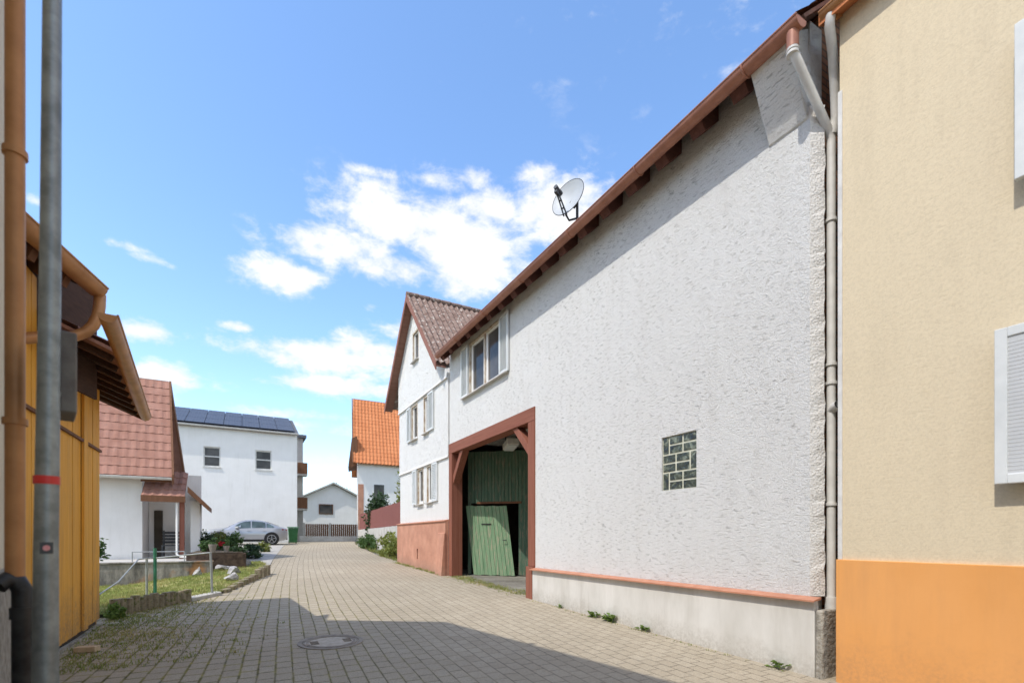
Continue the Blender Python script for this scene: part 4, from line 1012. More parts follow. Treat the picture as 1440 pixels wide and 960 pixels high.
rt = thing('retaining_wall', 'stained grey concrete retaining wall behind the grass bank', 'wall', (-2.2, 16.35, zg(16.3)))
MB().box((-4.5, 16.25, 0.1), (-0.72, 16.45, 0.955)).build('wall_body', 'stained', rt, bevel=0.012)
MB().box((-4.5, 16.22, 0.958), (-0.70, 16.47, 1.0)).build('coping', 'stained', rt, bevel=0.008)
fn = thing('yard_fence', 'low thin rail along the edge of the yard above the retaining wall', 'fence', (-1.9, 16.6, 0.95))
for x in (-2.6, -1.42): MB().tube([(x, 16.62, 0.95), (x, 16.62, 1.27)], 0.014, 8).build('post', 'steel_light', fn)
mb = MB(); mb.tube([(-2.6, 16.62, 1.26), (-1.42, 16.62, 1.26)], 0.012, 8); mb.build('rail', 'steel_light', fn)
# planting bed
pb = thing('planting_bed', 'dark edged planting bed in front of the silver car', 'planter', (-0.6, 19, 0.9))
mb = MB(); mb.prism([(-1.42, 17.1, 0.5), (0.12, 17.6, 0.5), (0.0, 20.2, 0.5), (0.1, 25.0, 0.5), (-1.42, 25.0, 0.5)], (0, 0, 0.66)); mb.build('edging', 'peat_wall', pb)
mb = MB(); mb.prism([(-1.36, 17.18, 1.165), (0.04, 17.66, 1.165), (-0.06, 20.2, 1.165), (0.04, 24.9, 1.165), (-1.36, 24.9, 1.165)], (0, 0, 0.03)); mb.build('soil', 'soil', pb)
def shrub(name, label, cat, x, y, z, r, mat, n, size, seed, flowers=0):
    o = thing(name, label, cat, (x, y, z), 'shrubs in the planting bed' if cat == 'shrub' else None)
    foliage('foliage', mat, o, [((x, y, z + r[2] * 0.9), r)], n, size, seed)
    mb = MB(); rd = random.Random(seed)
    for _ in range(6):
        mb.tube([(x, y, z - 0.02), (x + rd.gauss(0, r[0] * 0.3), y + rd.gauss(0, r[1] * 0.3), z + r[2])], 0.012, 6, r_end=0.005)
    mb.build('stem', 'bark', o)
    if flowers: foliage('flowers', 'petal', o, [((x - 0.15, y - r[1] * 0.8, z + r[2] * 1.2), (r[0] * 0.55, 0.1, r[2] * 0.5))], flowers, 0.035, seed + 1)
    return o
zb2 = 1.19
shrub('shrub', 'dark conifer shrub at the left end of the planting bed beside the porch', 'shrub', -1.15, 20.6, zb2, (0.26, 0.3, 0.36), 'leaf_dark', 900, 0.045, 21)
shrub('shrub', 'red flowering rose bush in front of the car bonnet', 'shrub', -0.50, 20.0, zb2, (0.24, 0.30, 0.22), 'leaf', 700, 0.045, 22, 170)
shrub('shrub', 'tall loose green bush hiding the front door of the car', 'shrub', -0.22, 20.6, zb2, (0.24, 0.3, 0.36), 'leaf', 950, 0.05, 23)
shrub('shrub', 'low dark bush in front of the rear car door', 'shrub', 0.42, 24.3, zg(24.3), (0.36, 0.4, 0.27), 'leaf_dark', 900, 0.055, 24)
shrub('shrub', 'yellowish bush in front of the rear car wheel', 'shrub', 0.98, 26.5, zg(26.5), (0.30, 0.35, 0.26), 'leaf_yellow', 700, 0.055, 25)
shrub('shrub', 'spreading dark groundcover bush along the kerb side of the bed', 'shrub', 0.35, 22.2, zg(22.2), (0.30, 0.8, 0.16), 'leaf_dark', 900, 0.05, 26)
shrub('shrub', 'small grey green bush between the porch post and the pots', 'shrub', -0.95, 18.6, zb2, (0.26, 0.3, 0.2), 'leaf', 700, 0.04, 61)
shrub('shrub', 'feathery light green bush behind the pots, left of the rose', 'shrub', -0.72, 21.6, zb2, (0.26, 0.3, 0.34), 'leaf_yellow', 800, 0.045, 62)
shrub('shrub', 'low creeping plant spilling over the front edge of the bed', 'shrub', -0.15, 18.4, zb2 - 0.06, (0.30, 0.35, 0.13), 'leaf_dark', 700, 0.04, 63)
shrub('weed_clump', 'leafy green weed clump at the corner of the ochre barn', 'weed', -1.72, 9.56, zg(9.6), (0.13, 0.16, 0.12), 'leaf_weed', 420, 0.035, 27)
shrub('garden_bush', 'blurred green bush beside the white house wall', 'bush', -3.55, 16.9, 0.95, (0.35, 0.3, 0.45), 'leaf', 800, 0.06, 28)
def pot(x, y, z, s, label):
    o = thing('plant_pot', label, 'plant pot', (x, y, z), 'pots at the edge of the planting bed')
    mb = MB(); prof = [(0.07, 0), (0.10, 0.16), (0.12, 0.24), (0.12, 0.27), (0.10, 0.27), (0.09, 0.22)]
    rings = [mb.pts([(x + r * s * math.cos(t), y + r * s * math.sin(t), z + h * s) for t in [2 * math.pi * q / 18 for q in range(18)]]) for r, h in prof]
    for a, b in zip(rings, rings[1:]):
        for q in range(18): mb.f.append((a + q, a + (q + 1) % 18, b + (q + 1) % 18, b + q))
    mb.f.append(tuple(rings[-1] + q for q in range(18))); mb.build('pot', 'terra_pot', o, smooth=True)
    foliage('plant', 'leaf', o, [((x, y, z + 0.36 * s), (0.13 * s, 0.13 * s, 0.12 * s))], 120, 0.03 * s, int(x * 100))
pot(-0.78, 17.55, zb2, 0.95, 'taller stone pot left of the other on the planting bed edge')
pot(-0.42, 17.68, zb2, 0.75, 'smaller stone pot on the planting bed edge nearer the rocks')
# small weeds at the foot of the barn plinth
def weed(y, s, label, seed):
    rd = random.Random(seed); x = 5.245; z = zg(y)
    o = thing('weed', label, 'weed', (x, y, z), 'weeds along the barn plinth')
    mb = MB()
    for _ in range(int(26 * s)):
        t = rd.uniform(0, 6.28); l = rd.uniform(0.05, 0.13) * s; up = rd.uniform(0.2, 1.0)
        d = Vector((-abs(math.cos(t)) * 0.8 + 0.15, math.sin(t), up)).normalized(); sd = d.cross(Vector((0, 0, 1))).normalized() * l * 0.22
        b = Vector((x + rd.uniform(-0.03, 0.0), y + rd.gauss(0, 0.04 * s), z + rd.uniform(0, 0.05) * s))
        m_ = b + d * l * 0.6; e = b + d * l + Vector((0, 0, -l * 0.25))
        i = mb.pts([b, m_ - sd, e, m_ + sd]); mb.f.append((i, i + 1, i + 2, i + 3))
    mb.build('leaves', 'leaf_weed', o, recalc=False)
    mb = MB(); mb.tube([(x, y, z - 0.01), (x - 0.01, y, z + 0.08 * s)], 0.004, 6); mb.build('stem', 'leaf_dark', o)
weed(7.60, 0.75, 'tiny weed farthest from the camera at the plinth foot', 31)
weed(6.62, 1.1, 'leafy weed below the flashing, left of the largest clump', 32)
weed(6.18, 1.45, 'largest leafy weed clump at the plinth foot', 33)
weed(5.45, 0.95, 'slim upright weed at the middle of the plinth', 34)
weed(3.35, 0.95, 'dandelion like weed closest to the beige house', 35)
# stone offcut lying on the paving
mb = MB(); mb.box((-0.11, -0.055, 0.0), (0.11, 0.055, 0.065)); rot = Matrix.Rotation(R(-18), 3, 'Z'); mb.v = [rot @ v + Vector((-1.57, 7.36, zg(7.36) + 0.002)) for v in mb.v]
tag(mb.build('paving_stone', 'offcut', bevel=0.008), 'single loose sandstone block lying by the ochre barn foot', 'stone')

# manhole
mh = thing('manhole_cover', 'round rusty iron manhole cover set in the shaded paving', 'manhole cover', (1.01, 6.68, zg(6.68)))
def ring(mb, r0, r1, z0, z1, n=40):
    def P(r, z): return mb.pts([(1.01 + r * math.cos(t), 6.68 + r * math.sin(t), zg(6.68 + r * math.sin(t)) + z) for t in [2 * math.pi * q / n for q in range(n)]])
    a, b, c, d = P(r0, z0), P(r0, z1), P(r1, z1), P(r1, z0)
    for u, v in ((a, b), (b, c), (c, d)):
        for q in range(n): mb.f.append((u + q, u + (q + 1) % n, v + (q + 1) % n, v + q))
mb = MB(); ring(mb, 0.345, 0.40, -0.02, 0.010); mb.build('frame', 'iron', mh)
mb = MB(); ring(mb, 0.001, 0.335, -0.02, 0.005); mb.build('cover', 'iron_concrete', mh)
mb = MB(); ring(mb, 0.27, 0.30, 0.004, 0.011); ring(mb, 0.315, 0.333, 0.004, 0.011)
for sx in (-1, 1):
    for k in range(4):
        x = 1.01 + sx * 0.20; y = 6.68 - 0.075 + k * 0.05
        mb.box((x - 0.05, y - 0.009, zg(y)), (x + 0.05, y + 0.009, zg(y) + 0.011))
mb.build('ribs', 'iron', mh)
mb = MB()
for sx in (-1, 1):
    for k in range(3):
        x = 1.01 + sx * 0.20; y = 6.68 - 0.05 + k * 0.05
        mb.box((x - 0.045, y - 0.01, zg(y)), (x + 0.045, y + 0.01, zg(y) + 0.0065))
mb.build('vent_slots', 'black', mh)

# ================================================================== WHITE HOUSE on the left
wh = thing('white_house', 'white cottage with a faded red tiled roof and porch behind the ochre barn', 'house', (-4.5, 22, 0.95))
MB().box((-9, 19.95, 0.9), (-2.86, 27, 3.75)).build('wall', 'smooth_white', wh)
mb = MB(); mb.prism([(-2.862, 19.95, 3.75), (-2.862, 26.5, 3.75), (-2.862, 22.2, 7.1)], (-6, 0, 0)); mb.build('gable_wall', 'smooth_white', wh)
roof_sheet('roof', 'tile_rose', wh, (-10, 19.45, 3.62), (8.0, 0, 0), (-0.34, 2.45, 3.74), 0.24, 0.36, 0.009)
mb = MB(); mb.prism([(-10.3, 21.92, 7.34), (-2.36, 21.92, 7.34), (-2.2, 27.3, 3.4), (-10, 27.3, 3.4)], (0, 0, 0.05)); mb.build('rear_roof', 'tile_rose', wh)
mb = MB(); mb.prism([(-2.0, 19.40, 3.38), (-2.34, 21.9, 7.10), (-2.34, 21.9, 7.40), (-2.0, 19.40, 3.70)], (0.06, 0, 0)); mb.prism([(-2.34, 21.91, 7.10), (-2.2, 27.3, 3.2), (-2.2, 27.3, 3.45), (-2.34, 21.91, 7.40)], (0.06, 0, 0)); mb.build('verge_board', 'brown_wood', wh)
mb = MB(); mb.prism([(-2.84, 19.5, 3.45), (-2.02, 19.5, 3.45), (-2.37, 21.85, 7.02), (-2.84, 21.85, 7.02)], (0, 0, 0.06)); mb.build('verge_soffit', 'brown_wood', wh)
MB().gutter((-10, 19.38, 3.58), (-2.0, 19.38, 3.58), 0.07, out=(0, -1, 0)).build('gutter', 'zinc', wh, smooth=True)
# porch
roof_sheet('porch_roof', 'tile_rose', wh, (-2.80, 19.3, 2.98), (1.15, 0, 0), (0, 1.3, 0.95), 0.24, 0.36, 0.02)
mb = MB(); mb.box((-2.80, 19.24, 2.80), (-1.62, 19.3, 3.0)); mb.build('porch_fascia', 'brown_wood', wh)
MB().box((-1.80, 19.4, 0.95), (-1.66, 19.54, 2.82)).build('porch_post', 'red_post', wh, bevel=0.01)
MB().box((-2.85, 21.2, 0.95), (-1.30, 21.4, 3.9)).build('porch_wall', 'smooth_white', wh)
MB().box((-2.70, 21.16, 0.95), (-2.45, 21.198, 2.6)).build('porch_window', 'glass', wh)
MB().box((-1.55, 20.2, 0.95), (-1.28, 21.19, 2.9)).build('porch_side', 'smooth_white', wh)
mb = MB(); mb.prism([(-1.58, 19.5, 3.15), (-0.98, 19.5, 2.55), (-0.98, 19.5, 2.72), (-1.58, 19.5, 3.36)], (0, 1.9, 0)); mb.build('canopy', 'brown_wood', wh)
mb = MB(); mb.tube([(-1.86, 19.36, 2.85), (-1.86, 19.36, 1.10), (-1.75, 19.3, 1.02), (-1.1, 19.2, 0.98)], 0.035, 10); mb.build('porch_downpipe', 'white_pvc', wh, smooth=True)
# bench in the porch
bn = thing('bench', 'dark slatted bench standing in the porch of the white cottage', 'bench', (-2.2, 20.6, 0.95))
mb = MB()
for k in range(4): mb.box((-2.42, 20.4 + k * 0.1, 1.36), (-1.86, 20.48 + k * 0.1, 1.40))
mb.build('seat', 'dish_dark', bn)
mb = MB()
for k in range(4): mb.box((-2.42, 20.82, 1.45 + k * 0.11), (-1.86, 20.86, 1.53 + k * 0.11))
mb.build('backrest', 'dish_dark', bn)
for x in (-2.40, -1.92):
    MB().box((x, 20.40, 0.95), (x + 0.05, 20.45, 1.36)).build('leg', 'dish_dark', bn); MB().box((x, 20.80, 0.95), (x + 0.05, 20.85, 1.9)).build('leg', 'dish_dark', bn)

# ================================================================== WHITE BUILDING WITH SOLAR ROOF
sb = thing('solar_building', 'plain white two storey building with solar panels on its roof behind the car', 'building', (0, 40, 1.3))
SY = 37.2
def fwall(x0, x1, z0, z1, hs): return MB().wall([(x0, z0), (x1, z0), (x1, z1), (x0, z1)], hs, (0, SY, 0), (1, 0, 0), (0, 0, 1), (0, 0.3, 0))
SW = [(-2.16, -1.22), (0.80, 1.78)]
fwall(-9, 3.38, 1.0, 8.76, [[(a, 6.22), (b, 6.22), (b, 7.52), (a, 7.52)] for a, b in SW]).build('wall', 'smooth_white', sb)
mb = MB(); mb.box((3.10, SY + 0.31, 1.0), (3.375, SY + 9, 8.7)); mb.box((-9, SY + 0.31, 1.0), (-8.7, SY + 9, 8.7)); mb.build('side_wall', 'smooth_white', sb)
for a, b in SW:
    mb = MB(); mb.box((a, SY + 0.10, 6.22), (a + 0.07, SY + 0.16, 7.52)); mb.box((b - 0.07, SY + 0.10, 6.22), (b, SY + 0.16, 7.52)); mb.box((a + 0.07, SY + 0.10, 6.22), (b - 0.07, SY + 0.16, 6.30)); mb.box((a + 0.07, SY + 0.10, 7.44), (b - 0.07, SY + 0.16, 7.52))
    mb.box((a + 0.07, SY + 0.08, 6.86), (b - 0.07, SY + 0.159, 6.93))
    w = mb.build('window', 'zinc', sb)
    MB().box((a + 0.05, SY + 0.14, 6.25), (b - 0.05, SY + 0.15, 7.5)).build('pane', 'glass', w)
    MB().box((a - 0.04, SY - 0.06, 6.15), (b + 0.04, SY + 0.1, 6.215)).build('sill', 'zinc', w)
mb = MB(); mb.prism([(-9.2, SY - 0.25, 8.74), (-9.2, SY - 0.25, 8.84), (-9.2, SY + 4.6, 10.75), (-9.2, SY + 9.3, 8.8), (-9.2, SY + 9.3, 8.7), (-9.2, SY + 4.6, 10.55)], (12.66, 0, 0)); mb.build('roof', 'tile_grey', sb)
MB().gutter((-9.2, SY - 0.30, 8.80), (3.46, SY - 0.30, 8.80), 0.075, out=(0, -1, 0)).build('gutter', 'zinc', sb, smooth=True)
ang = math.atan2(1.91, 4.85)
upv = Vector((0, math.cos(ang), math.sin(ang))); nv = Vector((0, -math.sin(ang), math.cos(ang)))
for r_ in range(3):
    for k in range(7):
        x0 = 2.15 - k * 1.06 - 0.0; pnt = Vector((x0, SY - 0.17, 8.878)) + upv * (0.06 + r_ * 1.72) + nv * 0.08
        mb = MB(); mb.prism([pnt, pnt + Vector((1.03, 0, 0)), pnt + Vector((1.03, 0, 0)) + upv * 1.68, pnt + upv * 1.68], nv * 0.035)
        mb.build('solar_panel', 'pv', sb)
ax = thing('rear_building', 'grey rear block with balconies beyond the solar building', 'building', (2, 46, 1.4))
MB().box((-4, 47.0, 1.2), (4.75, 54, 10.4)).build('wall', 'pale_concrete', ax)
for z in (4.0, 7.0):
    b_ = MB().box((3.2, 45.9, z), (5.0, 46.99, z + 0.15)).build('balcony', 'concrete', ax)
    MB().box((3.2, 45.88, z + 0.151), (5.0, 45.93, z + 1.1)).build('balustrade', 'brown_wood', b_)
MB().box((-4.3, 46.6, 10.4), (5.0, 54.3, 10.65)).build('roof', 'tile_grey', ax)
# wheelie bin
bi = thing('wheelie_bin', 'green wheelie bin standing right of the car tail', 'bin', (2.98, 35.6, zg(35.6)))
zb3 = zg(35.6) + 0.01
mb = MB(); i = mb.pts([(2.75, 35.35, zb3 + .05), (3.21, 35.35, zb3 + .05), (3.21, 35.85, zb3 + .05), (2.75, 35.85, zb3 + .05), (2.68, 35.27, zb3 + 1.0), (3.28, 35.27, zb3 + 1.0), (3.28, 35.93, zb3 + 1.0), (2.68, 35.93, zb3 + 1.0)])
for q in ((0, 3, 2, 1), (4, 5, 6, 7), (0, 1, 5, 4), (1, 2, 6, 5), (2, 3, 7, 6), (3, 0, 4, 7)): mb.f.append(tuple(i + k for k in q))
mb.build('body', 'green_plastic', bi, bevel=0.03)
mb = MB(); mb.prism([(2.65, 35.23, zb3 + 1.005), (3.31, 35.23, zb3 + 1.005), (3.31, 35.97, zb3 + 1.05), (2.65, 35.97, zb3 + 1.05)], (0, 0, 0.06)); mb.build('lid', 'green_plastic', bi, bevel=0.02)
for x in (2.73, 3.17): MB().tube([(x, 35.88, zb3 + 0.10), (x + 0.06, 35.88, zb3 + 0.10)], 0.10, 16).build('wheel', 'black', bi)

# ================================================================== SILVER CAR (nose to the left)
cy, cz = 34.25, zg(34.25) + 0.005; cx0 = -1.95
car = thing('parked_car', 'silver coupe style car parked across the driveway before the white building', 'car', (0.2, cy, cz))
L_ = 4.45
ST = [  # x, z_bottom, z_mid, z_belt, z_top, w_bot, w_mid, w_belt, w_top
    (0.00, 0.36, 0.50, 0.62, 0.70, 0.50, 0.58, 0.56, 0.40), (0.10, 0.24, 0.50, 0.70, 0.80, 0.72, 0.78, 0.74, 0.52), (0.40, 0.20, 0.52, 0.80, 0.92, 0.82, 0.90, 0.86, 0.62),
    (0.95, 0.19, 0.55, 0.88, 1.00, 0.85, 0.93, 0.89, 0.66), (1.25, 0.19, 0.56, 0.91, 1.07, 0.86, 0.93, 0.89, 0.68), (1.70, 0.19, 0.56, 0.93, 1.32, 0.86, 0.93, 0.89, 0.62),
    (2.10, 0.19, 0.56, 0.95, 1.47, 0.86, 0.93, 0.89, 0.59), (2.55, 0.19, 0.56, 0.97, 1.51, 0.86, 0.93, 0.89, 0.58), (3.05, 0.19, 0.57, 0.99, 1.45, 0.86, 0.93, 0.89, 0.57),
    (3.55, 0.20, 0.58, 1.01, 1.30, 0.86, 0.93, 0.89, 0.58), (4.00, 0.22, 0.60, 1.01, 1.13, 0.84, 0.91, 0.86, 0.60), (4.25, 0.26, 0.62, 1.00, 1.08, 0.80, 0.86, 0.80, 0.58), (4.42, 0.36, 0.62, 0.92, 1.00, 0.70, 0.78, 0.72, 0.52), (4.45, 0.42, 0.62, 0.86, 0.92, 0.62, 0.70, 0.64, 0.46)]
def cst(x):
    for a, b in zip(ST, ST[1:]):
        if a[0] <= x <= b[0]:
            t = (x - a[0]) / (b[0] - a[0]); return [p + (q - p) * t for p, q in zip(a, b)]
mb = MB(); rings = []
for s in ST:
    x, zb, zm, ze, zt, wb, wm, we, wt = s
    ring_ = [(-wb, zb), (-wm, zm), (-we, ze), (-wt, zt), (0, zt + 0.015), (wt, zt), (we, ze), (wm, zm), (wb, zb), (0, zb)]
    rings.append(mb.pts([(cx0 + x, cy + a, cz + b) for a, b in ring_]))
for a, b in zip(rings, rings[1:]):
    for q in range(10): mb.f.append((a + q, a + (q + 1) % 10, b + (q + 1) % 10, b + q))
mb.f.append(tuple(rings[0] + q for q in range(10))); mb.f.append(tuple(rings[-1] + q for q in reversed(range(10))))
mb.build('body', 'car', car, smooth=True)
def side_pt(x, f, s_, off=0.012):
    c_ = cst(x); y = c_[7] + (c_[8] - c_[7]) * f; z = c_[3] + (c_[4] - c_[3]) * f
    return (cx0 + x, cy + s_ * (y + off), cz + z + off * 0.5)
for s_ in (-1, 1):
    for (xs_) in ([1.62, 1.85, 2.10, 2.42], [2.48, 2.75, 3.05, 3.22], [3.28, 3.45, 3.68]):
        top = [0.84] * len(xs_)
        if xs_[0] == 1.62: top = [0.62, 0.82, 0.85, 0.85]
        if xs_[0] == 3.28: top = [0.82, 0.76, 0.40]
        mb = MB(); mb.face([side_pt(x, 0.08, s_) for x in xs_] + [side_pt(x, f, s_) for x, f in reversed(list(zip(xs_, top)))]); mb.build('side_window', 'car_glass', car)
mb = MB(); mb.face([(cx0 + 1.27, cy - 0.66, cz + 1.10), (cx0 + 1.27, cy + 0.66, cz + 1.10), (cx0 + 2.0, cy + 0.55, cz + 1.475), (cx0 + 2.0, cy - 0.55, cz + 1.475)]); mb.build('windscreen', 'car_glass', car)
mb = MB(); mb.face([(cx0 + 3.2, cy - 0.52, cz + 1.435), (cx0 + 3.2, cy + 0.52, cz + 1.435), (cx0 + 4.0, cy + 0.55, cz + 1.165), (cx0 + 4.0, cy - 0.55, cz + 1.165)]); mb.build('rear_window', 'car_glass', car)
for x in (0.82, 3.55):
    for s_ in (-1, 1):
        yo = cy + s_ * 0.955
        mb = MB(); mb.tube([(cx0 + x, cy + s_ * 0.70, cz + 0.36), (cx0 + x, yo - s_ * 0.012, cz + 0.36)], 0.415, 28); mb.build('wheel_arch', 'black', car)
        mb = MB(); mb.tube([(cx0 + x, cy + s_ * 0.74, cz + 0.345), (cx0 + x, yo, cz + 0.345)], 0.345, 28); tw = mb.build('wheel', 'black', car)
        mb = MB()
        for k in range(5):
            t = k * 2 * math.pi / 5 + 0.3; mb.bar((cx0 + x, yo + s_ * 0.006, cz + 0.345), (cx0 + x + 0.23 * math.cos(t), yo + s_ * 0.006, cz + 0.345 + 0.23 * math.sin(t)), 0.02, 0.075, (0, 1, 0))
        mb.tube([(cx0 + x + 0.24 * math.cos(t), yo + s_ * 0.004, cz + 0.345 + 0.24 * math.sin(t)) for t in [2 * math.pi * q / 24 for q in range(25)]], 0.016, 6)
        mb.build('rim', 'chrome', tw)
mb = MB()
for s_ in (-1, 1): mb.prism([(cx0 + 1.2, cy + s_ * 0.86, cz + 0.19), (cx0 + 3.15, cy + s_ * 0.86, cz + 0.19), (cx0 + 3.15, cy + s_ * 0.90, cz + 0.32), (cx0 + 1.2, cy + s_ * 0.90, cz + 0.32)], (0, s_ * 0.025, 0))
mb.build('rocker_trim', 'black', car)
for s_ in (-1, 1):
    MB().bar((cx0 + 0.10, cy + s_ * 0.70, cz + 0.70), (cx0 + 0.52, cy + s_ * 0.86, cz + 0.80), 0.06, 0.08).build('headlight', 'lamp_clear', car, bevel=0.015)
    MB().bar((cx0 + 4.12, cy + s_ * 0.83, cz + 0.93), (cx0 + 4.42, cy + s_ * 0.70, cz + 0.90), 0.06, 0.09).build('taillight', 'lamp_red', car, bevel=0.015)
    MB().bar((cx0 + 1.62, cy + s_ * 0.92, cz + 1.03), (cx0 + 1.80, cy + s_ * 1.04, cz + 1.04), 0.12, 0.12).build('mirror', 'car', car, bevel=0.03)
    for x in (2.22, 3.05): MB().bar((cx0 + x, cy + s_ * 0.925, cz + 0.84), (cx0 + x + 0.2, cy + s_ * 0.925, cz + 0.845), 0.025, 0.025).build('door_handle', 'chrome', car)
MB().box((cx0 + 4.40, cy - 0.5, cz + 0.3), (cx0 + 4.462, cy + 0.5, cz + 0.5)).build('bumper_trim', 'black', car, bevel=0.01)

# ================================================================== RIGHT SIDE BEYOND THE GABLE HOUSE
gw = thing('garden_wall', 'low pale garden wall along the street beyond the gabled house', 'wall', (6.0, 26, zg(26)))
mb = MB(); mb.prism([(5.72, 19.2, 0.6), (6.75, 33.5, 0.6), (6.95, 33.5, 0.6), (5.95, 19.2, 0.6)], (0, 0, 1.55)); mb.build('wall_body', 'concrete', gw, bevel=0.01)
bf = thing('board_fence', 'dull red board fence standing on the garden wall', 'fence', (6.2, 26, 2.15))
mb = MB(); rd = random.Random(4); n_ = 90
for k in range(n_):
    t0, t1 = k / n_, (k + 0.9) / n_
    a = Vector((5.80 + 1.05 * t0, 19.4 + 14.0 * t0, 2.17)); b = Vector((5.80 + 1.05 * t1, 19.4 + 14.0 * t1, 2.17))
    mb.prism([a, b, b + Vector((0.03, 0, 0)), a + Vector((0.03, 0, 0))], (0, 0, 1.0 + rd.uniform(-0.02, 0.02)))
mb.build('boards', 'fence_red', bf)
for k in range(6):
    t = (k + 0.05) / 5.15; x, y = 5.88 + 1.05 * t, 19.4 + 14.0 * t; MB().box((x, y, 2.16), (x + 0.09, y + 0.09, 3.22)).build('post', 'brown_wood', bf)
def hedge(label, x, y, z, r, mat, n, size, seed, name='garden_shrub'):
    o = thing(name, label, 'shrub', (x, y, z))
    foliage('foliage', mat, o, [((x, y, z + r[2]), r)], n, size, seed)
    MB().tube([(x, y, z - 0.1), (x, y, z + r[2])], 0.06, 8, r_end=0.02).build('trunk', 'bark', o)
hedge('yellow green ivy mass at the garden wall foot next to the gabled house', 5.62, 21.2, 0.75, (0.22, 1.6, 0.5), 'leaf_yellow', 1500, 0.08, 41)
hedge('darker green tuft at the garden wall foot farther up the street', 6.15, 27.5, 0.95, (0.25, 2.2, 0.42), 'leaf', 1500, 0.08, 42)
hedge('rounded dark green bush rising behind the red board fence', 7.0, 29.0, 1.2, (0.7, 0.8, 1.55), 'leaf_dark', 2600, 0.10, 43)
hedge('loose yellow green vine bush below the orange roof beside the gabled house', 6.7, 22.0, 1.6, (0.6, 1.1, 1.5), 'leaf_yellow', 1500, 0.09, 44)
# orange roofed house
oh = thing('orange_roof_house', 'tall white house with a bright orange tiled roof beyond the garden wall', 'house', (10, 40, 1.3))
MB().prism([(7.35, 36.4, 1.0), (15, 36.4, 1.0), (16, 45, 1.0), (9.0, 45, 1.0)], (0, 0, 6.3)).build('wall', 'smooth_white', oh)
mb = MB(); mb.prism([(7.36, 36.4, 7.3), (9.0, 45, 7.3), (8.2, 40.4, 12.2)], (6.6, 0, 0)); mb.build('gable_wall', 'smooth_white', oh)
roof_sheet('roof', 'tile_orange', oh, (6.95, 36.0, 6.98), (8.6, 0, 0), (0.8, 4.3, 5.65), 0.26, 0.38, 0.028)
mb = MB(); mb.prism([(7.75, 40.3, 12.62), (16.3, 40.3, 12.62), (17.1, 45.4, 7.0), (8.6, 45.4, 7.0)], (0, 0, 0.06)); mb.build('rear_roof', 'tile_orange', oh)
mb = MB(); mb.prism([(6.86, 35.95, 6.62), (7.66, 40.3, 12.28), (7.66, 40.3, 12.68), (6.86, 35.95, 7.02)], (0.06, 0, 0)); mb.build('verge_board', 'brown_wood', oh)
MB().prism([(6.70, 36.6, 6.7), (7.34, 36.6, 6.9), (7.34, 36.6, 9.0), (6.95, 36.6, 8.8)], (0.5, 2.6, 0)).build('side_eave', 'brown_wood', oh)
for x in (8.4, 10.6):
    w = MB().box((x, 36.36, 4.3), (x + 0.9, 36.41, 5.6)).build('window', 'white_pvc', oh); MB().box((x + 0.08, 36.345, 4.38), (x + 0.82, 36.359, 5.52)).build('pane', 'glass', w)
MB().box((7.352, 36.38, 1.0), (7.75, 36.398, 5.5)).build('corner_strip', 'terracotta', oh)
# end of the street
ew = thing('end_wall', 'low grey kerb wall closing the far end of the street', 'wall', (5.6, 39.2, zg(39)))
MB().box((3.7, 39.05, 1.2), (7.9, 39.3, 1.74)).build('wall_body', 'concrete', ew, bevel=0.015)
ef = thing('end_fence', 'dark brown fence with pale posts before the far gabled house', 'fence', (6, 43, 1.36))
mb = MB()
for k in range(28): mb.box((4.4 + k * 0.16, 43.0, 1.3), (4.53 + k * 0.16, 43.03, 2.75))
mb.build('boards', 'brown_wood', ef)
for x in (4.35, 6.35, 8.85): MB().box((x, 42.9, 1.3), (x + 0.14, 42.98, 2.85)).build('post', 'pale_concrete', ef)
fh = thing('far_house', 'small white gabled house with a grey roof at the end of the street', 'house', (8.8, 64, 1.35))
mb = MB(); mb.prism([(5.6, 62, 1.2), (13.6, 62, 1.2), (13.6, 62, 6.0), (9.6, 62, 8.0), (5.6, 62, 6.0)], (0, 8, 0)); mb.build('wall', 'smooth_white', fh)
for s_, xe in ((-1, 5.1), (1, 14.1)):
    mb = MB(); mb.prism([(xe, 61.5, 5.82), (9.6, 61.5, 8.05), (9.6, 61.5, 8.25), (xe, 61.5, 6.0)], (0, 9, 0)); mb.build('roof', 'concrete', fh)
w = MB().box((8.0, 61.93, 4.4), (9.6, 61.99, 5.6)).build('window', 'brown_wood', fh); MB().box((8.1, 61.90, 4.5), (9.5, 61.929, 5.5)).build('pane', 'glass', w)
# trees
tr = thing('leafy_tree', 'round green tree behind the far gabled house', 'tree', (12.0, 73, 1.35))
foliage('crown', 'leaf', tr, [((12.0, 73, 7.2), (1.7, 1.6, 1.6)), ((12.9, 73.3, 6.5), (1.6, 1.5, 1.4)), ((11.0, 73, 6.0), (1.3, 1.2, 1.2))], 4200, 0.16, 51)
mb = MB(); mb.tube([(12.0, 73, 1.3), (12.05, 73, 4.2), (12.0, 73, 7.0)], 0.2, 10, r_end=0.06); mb.tube([(12.05, 73, 4.2), (13.0, 73.2, 6.4)], 0.08, 8, r_end=0.02); mb.build('trunk', 'bark', tr)

# ================================================================== SKY
w = bpy.data.worlds.new('World'); scn.world = w; w.use_nodes = True
nt = NT(w)
for n in list(nt.n): nt.n.remove(n)
SUN_EL = R(55.0)
